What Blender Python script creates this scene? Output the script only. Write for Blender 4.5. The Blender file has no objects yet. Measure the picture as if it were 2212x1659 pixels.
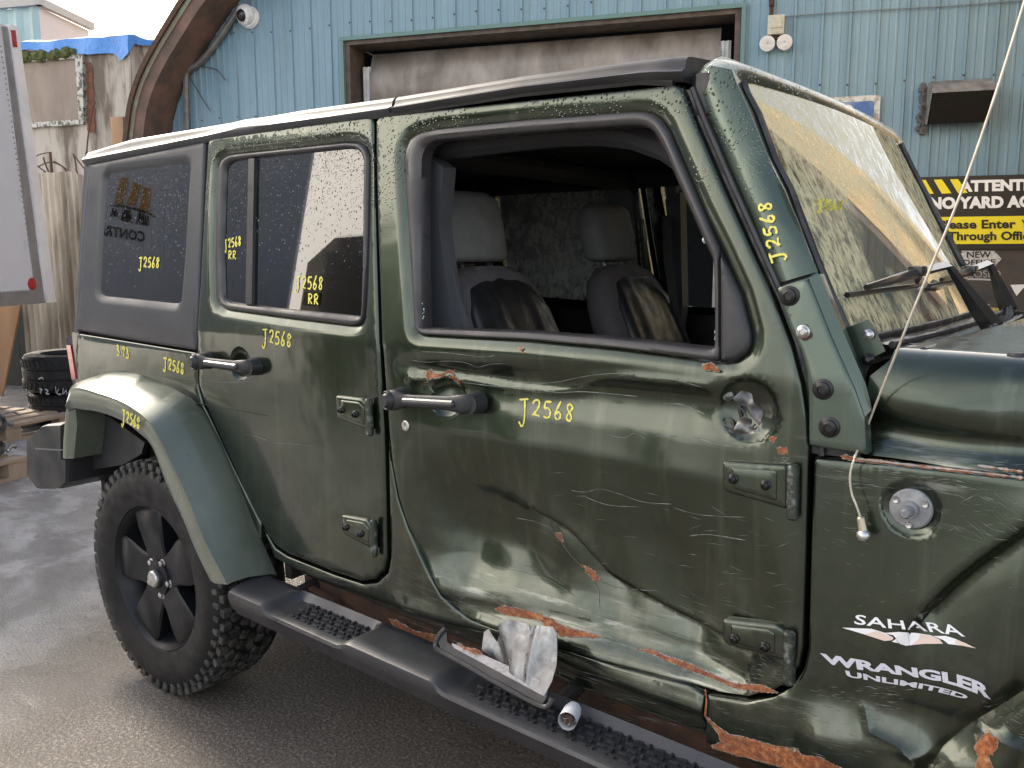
import bpy, bmesh, math, random
import numpy as np
from mathutils import Vector, Matrix
from mathutils.geometry import delaunay_2d_cdt
random.seed(7); np.random.seed(7)
scene = bpy.context.scene
col = scene.collection
R = math.radians

# ------------------------------------------------------------------ camera
CAM = np.array([2.5394, -2.3128, 1.4107]); YAW, PITCH, ROLL, F = R(37.530), R(8.393), R(-0.125), 1863.0
PW, PH = 2212.0, 1659.0                       # pixel grid used for every traced point below
def cam_axes():
    cy, sy, cp, sp = math.cos(YAW), math.sin(YAW), math.cos(PITCH), math.sin(PITCH)
    w = np.array([-sy*cp, cy*cp, -sp]); r = np.array([cy, sy, 0.]); u = np.cross(r, w)
    cr, sr = math.cos(ROLL), math.sin(ROLL)
    return cr*r+sr*u, -sr*r+cr*u, w
AR, AU, AW = cam_axes()
cd = bpy.data.cameras.new('camera'); cam = bpy.data.objects.new('camera', cd); col.objects.link(cam)
cd.sensor_width = 36; cd.lens = 36*F/PW; cd.clip_start = .05; cd.clip_end = 2000
cam.matrix_world = Matrix(((AR[0], AU[0], -AW[0], CAM[0]), (AR[1], AU[1], -AW[1], CAM[1]), (AR[2], AU[2], -AW[2], CAM[2]), (0, 0, 0, 1)))
scene.camera = cam

# ------------------------------------------------------------------ sky, sun, exposure
SUN_AZ, SUN_EL = R(-82), R(37)                # azimuth clockwise from +Y
world = bpy.data.worlds.new('World'); scene.world = world; world.use_nodes = True
nt = world.node_tree; bg = nt.nodes['Background']
sky = nt.nodes.new('ShaderNodeTexSky'); sky.sky_type = 'NISHITA'; sky.sun_disc = False
sky.sun_elevation = SUN_EL; sky.sun_rotation = SUN_AZ; sky.air_density = 1.0; sky.dust_density = 3.0; sky.ozone_density = 1.0
tcw = nt.nodes.new('ShaderNodeTexCoord'); sw_n = nt.nodes.new('ShaderNodeSeparateXYZ'); nt.links.new(tcw.outputs['Generated'], sw_n.inputs[0])
el = nt.nodes.new('ShaderNodeMapRange'); el.interpolation_type = 'SMOOTHSTEP'; el.inputs[1].default_value = .95; el.inputs[2].default_value = .10; nt.links.new(sw_n.outputs[2], el.inputs[0])
cn = nt.nodes.new('ShaderNodeTexNoise'); cn.inputs['Scale'].default_value = 2.2; cn.inputs['Detail'].default_value = 5; nt.links.new(tcw.outputs['Generated'], cn.inputs['Vector'])
cr = nt.nodes.new('ShaderNodeMapRange'); cr.inputs[1].default_value = .35; cr.inputs[2].default_value = .6; cr.inputs[3].default_value = .6; nt.links.new(cn.outputs['Fac'], cr.inputs[0])
cf = nt.nodes.new('ShaderNodeMath'); cf.operation = 'MULTIPLY'; nt.links.new(el.outputs[0], cf.inputs[0]); nt.links.new(cr.outputs[0], cf.inputs[1])
mxw = nt.nodes.new('ShaderNodeMix'); mxw.data_type = 'RGBA'; nt.links.new(cf.outputs[0], mxw.inputs[0]); nt.links.new(sky.outputs[0], mxw.inputs[6]); 
dt = nt.nodes.new('ShaderNodeVectorMath'); dt.operation = 'DOT_PRODUCT'; nt.links.new(tcw.outputs['Generated'], dt.inputs[0]); dt.inputs[1].default_value = (math.sin(SUN_AZ)*math.cos(SUN_EL), math.cos(SUN_AZ)*math.cos(SUN_EL), math.sin(SUN_EL))
fs = nt.nodes.new('ShaderNodeMapRange'); fs.interpolation_type = 'SMOOTHSTEP'; fs.inputs[1].default_value = -.1; fs.inputs[2].default_value = 1.0; nt.links.new(dt.outputs['Value'], fs.inputs[0])
hz = nt.nodes.new('ShaderNodeMix'); hz.data_type = 'RGBA'; nt.links.new(fs.outputs[0], hz.inputs[0]); hz.inputs[6].default_value = (6.6, 6.9, 7.2, 1); hz.inputs[7].default_value = (25, 22, 18.5, 1)   # hazy veil low in the sky, brighter around the sun
nt.links.new(hz.outputs[2], mxw.inputs[7])
nt.links.new(mxw.outputs[2], bg.inputs[0]); bg.inputs[1].default_value = 0.15
sl = bpy.data.lights.new('sun', 'SUN'); sl.energy = 3.2; sl.angle = R(7); sl.color = (1, .90, .76)
so = bpy.data.objects.new('sun', sl); col.objects.link(so)
sd = Vector((math.sin(SUN_AZ)*math.cos(SUN_EL), math.cos(SUN_AZ)*math.cos(SUN_EL), math.sin(SUN_EL)))
so.rotation_euler = sd.to_track_quat('Z', 'Y').to_euler(); so.location = (-20, 8, 20)
vs = scene.view_settings; vs.view_transform = 'Standard'; vs.look = 'None'; vs.gamma = 1; vs.use_curve_mapping = False
vs.exposure = 1.15

# ------------------------------------------------------------------ pixel helpers
ZM = dict(v=(0, 0, 1.736), A=(200, 500, .57273), B=(2560, 600, .72316), D=(1400, 1200, .66319), W=(1360, 300, .67812), R=(900, 0, .48226),
 F=(1960, 0, .4823), T=(2780, 0, .48226), L=(200, 1600, .6631), S=(800, 2000, .5304), K=(1500, 2000, .5877), C=(2500, 1700, .71126),
 Q=(0, 900, .6027), P=(3040, 900, .36166), M=(3040, 2300, .36163), N=(3040, 1600, .42194), O=(0, 0, .57866), G=(0, 1000, .6026))
def px(k, x, y):
    a, b, s = ZM[k]; return ((a+s*x)/1.736, (b+s*y)/1.736)
def pxs(k, pts): return [px(k, *p) for p in pts]
def ray(u, v): return AW+AR*((u-1106)/F)+AU*((829.5-v)/F)
def ony(u, v, y): d = ray(u, v); return CAM+d*((y-CAM[1])/d[1])
def onz(u, v, z): d = ray(u, v); return CAM+d*((z-CAM[2])/d[2])
def onx(u, v, x): d = ray(u, v); return CAM+d*((x-CAM[0])/d[0])
def onplane(u, v, p, n):
    d = ray(u, v); p = np.array(p); n = np.array(n); return CAM+d*(((p-CAM)@n)/(d@n))
def catmull(P, n=6, closed=False):
    P = [np.array(p, float) for p in P]; out = []; m = len(P)
    for i in range(m if closed else m-1):
        p0 = P[(i-1) % m] if (closed or i > 0) else P[i]; p1 = P[i]; p2 = P[(i+1) % m]; p3 = P[(i+2) % m] if (closed or i+2 < m) else p2
        for k in range(n):
            t = k/n; out.append(.5*((2*p1)+(-p0+p2)*t+(2*p0-5*p1+4*p2-p3)*t*t+(-p0+3*p1-3*p2+p3)*t**3))
    if not closed: out.append(P[-1])
    return out

# ------------------------------------------------------------------ materials
MATS = {}
def nodes_of(name):
    m = bpy.data.materials.new(name); m.use_nodes = True; MATS[name] = m
    t = m.node_tree; return m, t, t.nodes['Principled BSDF'], t.nodes.new, t.links.new
def tex_noise(N, L, coord, scale, detail=4, rough=.55, stretch=None, dist=0):
    src = coord
    if stretch:
        mp = N('ShaderNodeMapping'); mp.inputs['Scale'].default_value = stretch; L(coord, mp.inputs[0]); src = mp.outputs[0]
    n = N('ShaderNodeTexNoise'); n.inputs['Scale'].default_value = scale; n.inputs['Detail'].default_value = detail
    n.inputs['Roughness'].default_value = rough; n.inputs['Distortion'].default_value = dist; L(src, n.inputs['Vector']); return n.outputs['Fac']
def ramp(N, L, src, stops):
    r = N('ShaderNodeValToRGB'); e = r.color_ramp.elements
    while len(e) < len(stops): e.new(.5)
    for i, (p, c) in enumerate(stops):
        e[i].position = p; e[i].color = (c if len(c) == 4 else (*c, 1)) if hasattr(c, '__len__') else (c, c, c, 1)
    L(src, r.inputs[0]); return r.outputs[0]
def mixc(N, L, fac, a, b, mode='MIX'):
    m = N('ShaderNodeMix'); m.data_type = 'RGBA'; m.blend_type = mode
    if isinstance(fac, (int, float)): m.inputs[0].default_value = fac
    else: L(fac, m.inputs[0])
    for i, x in ((6, a), (7, b)):
        if hasattr(x, 'links') or hasattr(x, 'is_linked'): L(x, m.inputs[i])
        else: m.inputs[i].default_value = (*x, 1)
    return m.outputs[2]
def math_(N, L, op, a, b=None, clamp=False):
    m = N('ShaderNodeMath'); m.operation = op; m.use_clamp = clamp
    for i, x in enumerate((a, b)):
        if x is None: continue
        if isinstance(x, (int, float)): m.inputs[i].default_value = x
        else: L(x, m.inputs[i])
    return m.outputs[0]
def objc(N): return N('ShaderNodeTexCoord').outputs['Object']
def bump(N, L, h, strength, dist, b=None):
    n = N('ShaderNodeBump'); n.inputs['Strength'].default_value = strength; n.inputs['Distance'].default_value = dist; L(h, n.inputs['Height'])
    if b is not None: L(n.outputs[0], b.inputs['Normal'])
    return n
def mat(name, c, rough=.5, metal=0., c2=None, scale=6., stretch=None, lo=.35, hi=.65, bscale=None, bstr=.2, bdist=.004, rvar=.0, coat=0., spec=.5, bstretch=None, detail=5):
    m, t, b, N, L = nodes_of(name); co = objc(N)
    b.inputs['Base Color'].default_value = (*c, 1); b.inputs['Roughness'].default_value = rough; b.inputs['Metallic'].default_value = metal
    b.inputs['Coat Weight'].default_value = coat; b.inputs['Coat Roughness'].default_value = .06; b.inputs['Specular IOR Level'].default_value = spec
    if c2:
        n = tex_noise(N, L, co, scale, detail, .6, stretch); L(ramp(N, L, n, [(lo, c), (hi, c2)]), b.inputs['Base Color'])
    if rvar:
        n2 = tex_noise(N, L, co, scale*2.3, 3); r = ramp(N, L, n2, [(.35, max(rough-rvar, .02)), (.65, min(1, rough+rvar))]); L(r, b.inputs['Roughness'])
    if bscale: bump(N, L, tex_noise(N, L, co, bscale, 4, .6, bstretch), bstr, bdist, b)
    return m

def make_paint(name, base, base2, wet=1.0, metal=.88, coat=1.):
    m, t, b, N, L = nodes_of(name); co = objc(N)
    sep = N('ShaderNodeSeparateXYZ'); L(co, sep.inputs[0])
    big = tex_noise(N, L, co, 2.2, 3)
    c = ramp(N, L, big, [(.3, base), (.7, base2)])
    # pale dried run marks, vertical
    st = tex_noise(N, L, co, 9, 4, .6, (2.6, 2.6, .12)); stm = ramp(N, L, st, [(.55, 0.), (.78, .34)])
    c = mixc(N, L, stm, c, (.15, .165, .125))
    # dusty film, stronger low down
    du = tex_noise(N, L, co, 14, 5, .65); lowz = N('ShaderNodeMapRange'); lowz.inputs[1].default_value = .95; lowz.inputs[2].default_value = .45; L(sep.outputs[2], lowz.inputs[0])
    df = math_(N, L, 'MULTIPLY', ramp(N, L, du, [(.4, 0.), (.75, .5)]), lowz.outputs[0])
    c = mixc(N, L, df, c, (.17, .16, .13))
    def band(sock, a0, a1, b1, b0):
        m1 = N('ShaderNodeMapRange'); m1.inputs[1].default_value = a0; m1.inputs[2].default_value = a1; L(sock, m1.inputs[0]); m2 = N('ShaderNodeMapRange'); m2.inputs[1].default_value = b0; m2.inputs[2].default_value = b1; L(sock, m2.inputs[0])
        return math_(N, L, 'MULTIPLY', m1.outputs[0], m2.outputs[0])
    sn = ramp(N, L, tex_noise(N, L, co, 34, 6, .7, (.16, 1, 1.5), .3), [(.53, 0.), (.66, 1.)]); sn2 = ramp(N, L, tex_noise(N, L, co, 6, 3), [(.42, 0.), (.6, 1.)])
    k1 = math_(N, L, 'MULTIPLY', band(sep.outputs[0], 1.98, 2.08, 2.6, 2.7), band(sep.outputs[2], .92, 1.03, 1.06, 1.10)); k2 = math_(N, L, 'MULTIPLY', band(sep.outputs[0], .95, 1.15, 2.0, 2.12), band(sep.outputs[2], .50, .55, .60, .68)); k3 = math_(N, L, 'MULTIPLY', band(sep.outputs[0], 2.22, 2.32, 2.6, 2.7), band(sep.outputs[2], .84, .92, 1.0, 1.06))
    kk = math_(N, L, 'ADD', math_(N, L, 'ADD', k1, k2), k3, True)
    scf = math_(N, L, 'MULTIPLY', math_(N, L, 'MULTIPLY', sn, sn2), math_(N, L, 'MULTIPLY', kk, .75))
    c = mixc(N, L, scf, c, (.30, .31, .28))
    L(c, b.inputs['Base Color']); b.inputs['Metallic'].default_value = metal
    sm = tex_noise(N, L, co, 5, 5, .6, (1, 1, .35)); L(ramp(N, L, sm, [(.3, .26), (.7, .38)]), b.inputs['Roughness'])
    b.inputs['Coat Weight'].default_value = coat
    L(ramp(N, L, sm, [(.3, .05), (.7, .14)]), b.inputs['Coat Roughness'])
    # water beads on the upper parts
    vo = N('ShaderNodeTexVoronoi'); vo.inputs['Scale'].default_value = 120; vo.inputs['Randomness'].default_value = 1.0; L(co, vo.inputs['Vector'])
    drop = ramp(N, L, vo.outputs['Distance'], [(.0, 1.), (.34, 0.)])
    hz = N('ShaderNodeMapRange'); hz.inputs[1].default_value = 1.50; hz.inputs[2].default_value = 1.74; L(sep.outputs[2], hz.inputs[0])
    pat = ramp(N, L, tex_noise(N, L, co, 7, 3), [(.42, 0.), (.55, 1.)])
    dm = math_(N, L, 'MULTIPLY', math_(N, L, 'MULTIPLY', drop, hz.outputs[0]), pat)
    bn = bump(N, L, dm, .9*wet, .004)
    wv = bump(N, L, tex_noise(N, L, co, 7, 2), .09, .02)
    orange = bump(N, L, tex_noise(N, L, co, 260, 2), .03, .002)
    L(wv.outputs[0], orange.inputs['Normal']); L(orange.outputs[0], bn.inputs['Normal']); L(bn.outputs[0], b.inputs['Normal']); L(bn.outputs[0], b.inputs['Coat Normal'])
    return m
PAINT = make_paint('green_paint', (.027, .039, .0225), (.036, .050, .030))
PAINT3 = make_paint('weathered_flare_paint', (.085, .10, .072), (.13, .148, .115), 1.0, .25, .5)
PAINT2 = make_paint('green_frame_paint', (.062, .088, .066), (.080, .108, .083), 1.0, .6, .45)

def make_glass(name, tint, drops=1.0, film=None, ztop=1.72, zbot=1.3, ior=1.6):
    m, t, b, N, L = nodes_of(name); out = t.nodes['Material Output']; co = objc(N); t.nodes.remove(b)
    tr = N('ShaderNodeBsdfTransparent'); tr.inputs[0].default_value = (*tint, 1)
    gl = N('ShaderNodeBsdfGlossy'); gl.inputs['Roughness'].default_value = .015; gl.inputs['Color'].default_value = (1, 1, 1, 1)
    fr = N('ShaderNodeFresnel'); fr.inputs['IOR'].default_value = ior
    mx = N('ShaderNodeMixShader'); L(fr.outputs[0], mx.inputs[0]); L(tr.outputs[0], mx.inputs[1]); L(gl.outputs[0], mx.inputs[2])
    last = mx.outputs[0]
    sep = N('ShaderNodeSeparateXYZ'); L(co, sep.inputs[0])
    if drops:
        vo = N('ShaderNodeTexVoronoi'); vo.inputs['Scale'].default_value = 85; L(co, vo.inputs['Vector'])
        vo2 = N('ShaderNodeTexVoronoi'); vo2.inputs['Scale'].default_value = 210; L(co, vo2.inputs['Vector'])
        mr = N('ShaderNodeMapRange'); mr.inputs[1].default_value = zbot; mr.inputs[2].default_value = ztop; L(sep.outputs[2], mr.inputs[0])
        keep = N('ShaderNodeSeparateColor'); L(vo.outputs['Color'], keep.inputs[0])
        k1 = math_(N, L, 'LESS_THAN', keep.outputs[0], math_(N, L, 'MULTIPLY', mr.outputs[0], .75))
        d1 = math_(N, L, 'MULTIPLY', ramp(N, L, vo.outputs['Distance'], [(.0, 1.), (.24, 0.)]), k1)
        keep2 = N('ShaderNodeSeparateColor'); L(vo2.outputs['Color'], keep2.inputs[0])
        k2 = math_(N, L, 'LESS_THAN', keep2.outputs[0], math_(N, L, 'POWER', mr.outputs[0], 2.))
        d2 = math_(N, L, 'MULTIPLY', ramp(N, L, vo2.outputs['Distance'], [(.0, .6), (.3, 0.)]), k2)
        bn = bump(N, L, math_(N, L, 'ADD', d1, d2), 1., .005)
        for s in (gl, fr): L(bn.outputs[0], s.inputs['Normal'])
        haze = N('ShaderNodeBsdfDiffuse'); haze.inputs[0].default_value = (.62, .62, .6, 1)
        hm = math_(N, L, 'MULTIPLY', math_(N, L, 'ADD', d1, d2, True), .5*drops)
        m2 = N('ShaderNodeMixShader'); L(hm, m2.inputs[0]); L(last, m2.inputs[1]); L(haze.outputs[0], m2.inputs[2]); last = m2.outputs[0]
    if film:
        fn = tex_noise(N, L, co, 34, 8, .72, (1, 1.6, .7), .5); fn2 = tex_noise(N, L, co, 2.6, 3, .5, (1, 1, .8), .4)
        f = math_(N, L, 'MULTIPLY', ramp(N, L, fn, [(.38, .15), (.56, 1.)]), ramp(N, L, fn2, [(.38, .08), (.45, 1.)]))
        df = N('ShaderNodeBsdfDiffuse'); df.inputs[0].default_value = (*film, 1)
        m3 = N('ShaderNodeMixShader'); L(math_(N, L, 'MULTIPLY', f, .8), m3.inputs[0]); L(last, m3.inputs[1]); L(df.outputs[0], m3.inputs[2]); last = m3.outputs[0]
    L(last, out.inputs[0]); return m
GLASS_DARK = make_glass('privacy_glass', (.17, .18, .19), 1.0, ior=1.9)
GLASS_SCREEN = make_glass('windscreen_glass', (.55, .62, .58), 0, (.74, .65, .39), ior=2.0)  # pale dirt film, with the sunlit hall's gold reflection put into its colour
GLASS_MID = make_glass('left_rear_glass', (.5, .52, .5), 0, (.62, .63, .56), ior=1.45)
GLASS_CLEAR = make_glass('side_glass', (.5, .53, .52), 0)

PLASTIC = mat('black_textured_plastic', (.014, .0145, .016), .5, 0, (.023, .0235, .026), 3, bscale=420, bstr=.25, bdist=.001, rvar=.12)
PLASTIC_TOP = mat('hardtop_plastic', (.030, .031, .037), .40, 0, (.044, .045, .050), 2.2, stretch=(1, 1, .4), bscale=500, bstr=.3, bdist=.001, rvar=.10)
ROOF_GLOSS = mat('roof_panel_black', (.018, .0175, .020), .42, 0, (.034, .032, .034), 4, stretch=(1, 1, .3), rvar=.12, spec=.3, coat=.0, lo=.4, hi=.6)
RUBBER = mat('black_rubber', (.016, .016, .017), .45, 0, (.035, .034, .034), 12, rvar=.15)
SEAL = mat('window_seal_rubber', (.022, .021, .023), .36, 0, (.048, .044, .045), 5, rvar=.14)
DARK = mat('dark_gap', (.006, .006, .006), .8)
UNDER = mat('underbody_black', (.012, .011, .010), .7, 0, (.03, .02, .014), 8)
TYRE = mat('tyre_rubber', (.007, .007, .0078), .5, 0, (.013, .0128, .0128), 9, rvar=.12, spec=.25, bscale=60, bstr=.12, bdist=.002)
TREAD = mat('tyre_tread_dusty', (.012, .012, .012), .55, 0, (.075, .070, .060), 30, lo=.42, hi=.68, bscale=90, bstr=.5, bdist=.003)
RIM = mat('wheel_satin_black', (.005, .0054, .007), .42, .0, (.009, .0094, .0115), 10, rvar=.08, spec=.28)
STEEL = mat('bare_steel', (.55, .55, .54), .34, .9, (.38, .37, .35), 40, rvar=.12)
ZINC = mat('zinc_plate', (.26, .265, .27), .38, .85, (.15, .15, .155), 18, rvar=.15, bscale=30, bstr=.15)
def make_rust():
    m, t, b, N, L = nodes_of('orange_rust'); co = objc(N)
    c = ramp(N, L, tex_noise(N, L, co, 70, 6, .7), [(.32, (.10, .030, .014)), (.46, (.24, .070, .024)), (.56, (.40, .135, .04)), (.66, (.50, .26, .12)), (.74, (.55, .46, .36))])
    d = ramp(N, L, tex_noise(N, L, co, 14, 4, .6, (.4, 1, 1)), [(.4, 0.), (.62, .6)]); c = mixc(N, L, d, c, (.13, .05, .028)); L(c, b.inputs['Base Color']); b.inputs['Roughness'].default_value = .75
    bump(N, L, tex_noise(N, L, co, 160, 5, .7), .8, .003, b); return m
RUSTY = make_rust()
PRIMER = mat('chipped_primer', (.34, .31, .26), .7, 0, (.16, .13, .10), 130, lo=.4, hi=.6)
RUST_DK = mat('brown_rust', (.085, .04, .022), .85, 0, (.035, .022, .016), 24, bscale=60, bstr=.5)
BARE = mat('bare_scraped_metal', (.50, .49, .45), .5, .4, (.30, .30, .28), 90, stretch=(.2, 1, 1))
SCRATCH = mat('scratch_pale', (.22, .24, .215), .55, .1, (.10, .115, .095), 55, lo=.42, hi=.62)
YELLOW = mat('yellow_marker', (.80, .72, .12), .5, 0, (.66, .60, .14), 60)
MIRROR_PLASTIC = mat('torn_grey_plastic', (.075, .075, .08), .5, 0, (.16, .16, .16), 40, bscale=80, bstr=.5)
LEATHER = mat('seat_leather_black', (.013, .013, .014), .42, 0, (.022, .021, .021), 14, rvar=.1, bscale=9, bstr=.35, bdist=.012)
SEATGREY = mat('seat_cover_grey', (.17, .17, .165), .75, 0, (.21, .21, .205), 20, bscale=200, bstr=.1, bdist=.001)
SEATMAUVE = mat('seat_fabric_dark', (.085, .075, .08), .8, 0, (.11, .098, .104), 25)
TRIMGREY = mat('interior_trim_grey', (.085, .09, .10), .6, 0, (.075, .078, .085), 6)
HEADLINER = mat('interior_dark', (.030, .031, .034), .8)
CRUSHED = mat('shattered_glass', (.38, .60, .56), .25, 0, (.7, .85, .82), 220, lo=.4, hi=.6, bscale=240, bstr=.8)
WHITEPL = mat('white_plastic', (.72, .73, .74), .4, 0, (.55, .56, .58), 20)
LAMPRED = mat('tail_lens_red', (.42, .012, .018), .15, 0, (.25, .008, .012), 30, coat=1)
DECALW = mat('decal_white', (.78, .78, .80), .5)
DECALT = mat('decal_tan', (.70, .56, .48), .5)
DECALS = mat('decal_silver', (.56, .56, .62), .4)
CHROME = mat('bolt_chrome', (.75, .75, .75), .16, 1.)

# ------------------------------------------------------------------ mesh helpers
def new_obj(name, V, Fc, m, parent=None, smooth=True, sharp=None):
    me = bpy.data.meshes.new(name); me.from_pydata([tuple(map(float, v)) for v in V], [], [tuple(f) for f in Fc])
    me.materials.append(m); ob = bpy.data.objects.new(name, me); col.objects.link(ob)
    if smooth:
        me.polygons.foreach_set('use_smooth', [True]*len(me.polygons))
        if sharp is not None: me.set_sharp_from_angle(angle=R(sharp))
    me.update()
    if parent is not None: set_parent(ob, parent)
    return ob
def set_parent(ob, parent):
    ob.parent = parent; ob.matrix_parent_inverse = world_of(parent).inverted()
def world_of(o):
    m = o.matrix_basis.copy()
    if o.parent is not None: m = world_of(o.parent) @ o.matrix_parent_inverse @ m
    return m
def tag(o, label=None, cat=None, group=None, kind=None):
    if label: o['label'] = label
    if cat: o['category'] = cat
    if group: o['group'] = group
    if kind: o['kind'] = kind
    return o
def empty(name, loc, label, cat, group=None):
    o = bpy.data.objects.new(name, None); col.objects.link(o); o.location = loc; o.empty_display_size = .1
    return tag(o, label, cat, group)
class MB:
    def __init__(s): s.V = []; s.F = []
    def add(s, V, Fc):
        o = len(s.V); s.V += [tuple(map(float, v)) for v in V]; s.F += [tuple(i+o for i in f) for f in Fc]; return s
    def box(s, c, d, M=None, bev=0.):
        x, y, z = d[0]/2, d[1]/2, d[2]/2; bm = bmesh.new(); bmesh.ops.create_cube(bm, size=1)
        for v in bm.verts: v.co = Vector((v.co.x*d[0], v.co.y*d[1], v.co.z*d[2]))
        if bev: bmesh.ops.bevel(bm, geom=bm.edges[:], offset=bev, segments=2, affect='EDGES', profile=.6)
        for v in bm.verts: v.co = ((M @ v.co) if M is not None else v.co)+Vector(c)
        bm.verts.index_update(); V = [v.co[:] for v in bm.verts]; Fc = [[v.index for v in f.verts] for f in bm.faces]; bm.free(); return s.add(V, Fc)
    def tube(s, pts, r, n=8, cap=True, up=None):
        pts = [np.array(p, float) for p in pts]; rs = r if hasattr(r, '__len__') else [r]*len(pts); V = []; Fc = []
        for i, p in enumerate(pts):
            t = pts[min(i+1, len(pts)-1)]-pts[max(i-1, 0)]; t = t/(np.linalg.norm(t)+1e-12)
            a = np.array([0, 0, 1.]) if abs(t[2]) < .9 else np.array([1., 0, 0]); e1 = np.cross(t, a); e1 /= np.linalg.norm(e1); e2 = np.cross(t, e1)
            for k in range(n): q = 2*math.pi*k/n; V.append(p+rs[i]*(math.cos(q)*e1+math.sin(q)*e2))
        for i in range(len(pts)-1):
            for k in range(n): Fc.append((i*n+k, i*n+(k+1) % n, (i+1)*n+(k+1) % n, (i+1)*n+k))
        if cap: Fc.append(tuple(range(n-1, -1, -1))); Fc.append(tuple((len(pts)-1)*n+k for k in range(n)))
        return s.add(V, Fc)
    def lathe(s, prof, c, axis='y', n=48, a0=0, closed=False):
        V = []; m = len(prof)
        for k in range(n):
            q = 2*math.pi*k/n+a0; ca, sa = math.cos(q), math.sin(q)
            for r, h in prof:
                V.append((c[0]+r*ca, c[1]+h, c[2]+r*sa) if axis == 'y' else ((c[0]+r*ca, c[1]+r*sa, c[2]+h) if axis == 'z' else (c[0]+h, c[1]+r*ca, c[2]+r*sa)))
        Fc = []
        for k in range(n):
            k2 = (k+1) % n
            for i in range(m if closed else m-1): j = (i+1) % m; Fc.append((k*m+i, k*m+j, k2*m+j, k2*m+i))
        return s.add(V, Fc)
    def prism(s, poly, d):
        """poly: list of 3-D points, extruded by vector d"""
        n = len(poly); d = np.array(d); P = [np.array(p, float) for p in poly]
        V = P+[p+d for p in P]; Fc = [tuple(range(n)), tuple(range(2*n-1, n-1, -1))]+[(i, i+n, (i+1) % n+n, (i+1) % n) for i in range(n)]
        return s.add(V, Fc)
    def loft(s, loops, closed=False):
        n = len(loops[0]); V = [p for l in loops for p in l]; Fc = []
        for i in range(len(loops)-1):
            for k in range(n if closed else n-1): k2 = (k+1) % n; Fc.append((i*n+k, i*n+k2, (i+1)*n+k2, (i+1)*n+k))
        return s.add(V, Fc)
    def build(s, name, m, parent=None, smooth=True, sharp=35):
        ob = new_obj(name, s.V, s.F, m, parent, smooth, None)
        bm = bmesh.new(); bm.from_mesh(ob.data); bmesh.ops.recalc_face_normals(bm, faces=bm.faces[:]); bm.to_mesh(ob.data); bm.free()
        if smooth:
            ob.data.polygons.foreach_set('use_smooth', [True]*len(ob.data.polygons)); ob.data.set_sharp_from_angle(angle=R(sharp))
        return ob
def rotz(a): return Matrix.Rotation(a, 3, 'Z')
def copy_tree(o, parent=None):
    c = o.copy(); col.objects.link(c)
    if parent is not None: c.parent = parent; c.matrix_parent_inverse = o.matrix_parent_inverse.copy()
    for ch in list(o.children): copy_tree(ch, c)
    return c

# polygons in 2-D
def resample(P, h, closed=True):
    P = [np.array(p, float) for p in P]; out = []; m = len(P)
    for i in range(m if closed else m-1):
        a, b = P[i], P[(i+1) % m]; n = max(1, int(math.ceil(np.linalg.norm(b-a)/h)))
        out += [a+(b-a)*k/n for k in range(n)]
    if not closed: out.append(P[-1])
    return np.array(out)
def resample_n(P, n):
    P = np.array(list(P)+[P[0]], float); L = np.r_[0, np.cumsum(np.linalg.norm(np.diff(P, axis=0), axis=1))]; t = np.linspace(0, L[-1], n, endpoint=False)
    return np.stack([np.interp(t, L, P[:, k]) for k in range(P.shape[1])], -1)
def area(P): P = np.array(P); x, y = P[:, 0], P[:, 1]; return .5*np.sum(x*np.roll(y, -1)-y*np.roll(x, -1))
def inside(Q, P):
    Q = np.atleast_2d(Q); r = np.zeros(len(Q), bool); P = np.array(P); j = len(P)-1
    for i in range(len(P)):
        xi, yi = P[i]; xj, yj = P[j]
        c = ((yi > Q[:, 1]) != (yj > Q[:, 1])) & (Q[:, 0] < (xj-xi)*(Q[:, 1]-yi)/((yj-yi) if yj != yi else 1e-12)+xi); r ^= c; j = i
    return r
def pdist(Q, P, closed=True):
    Q = np.atleast_2d(Q); P = np.array(P); best = np.full(len(Q), 1e9); m = len(P)
    for i in range(m if closed else m-1):
        a, b = P[i], P[(i+1) % m]; ab = b-a; t = np.clip(((Q-a)@ab)/(ab@ab+1e-12), 0, 1); best = np.minimum(best, np.linalg.norm(Q-(a+t[:, None]*ab), axis=1))
    return best
def offset(P, d):
    """offset a dense closed loop by d towards its inside (positive)"""
    P = np.array(P); t = np.roll(P, -1, 0)-np.roll(P, 1, 0); n = np.stack([-t[:, 1], t[:, 0]], 1); n /= np.linalg.norm(n, axis=1)[:, None]+1e-12
    return P+n*d*(1 if area(P) > 0 else -1)
def fillet(P, rs, n=5):
    """round corners of polygon; rs one radius or a list"""
    P = [np.array(p, float) for p in P]; m = len(P); out = []
    for i in range(m):
        r = rs[i] if hasattr(rs, '__len__') else rs; a, b, c = P[i-1], P[i], P[(i+1) % m]
        u = a-b; w = c-b; lu, lw = np.linalg.norm(u), np.linalg.norm(w); d = min(r, lu*.45, lw*.45)
        if d < 1e-4: out.append(b); continue
        p, q = b+u/lu*d, b+w/lw*d
        for k in range(n+1): t = k/n; out.append((1-t)**2*p+2*t*(1-t)*b+t*t*q)
    return out
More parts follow.
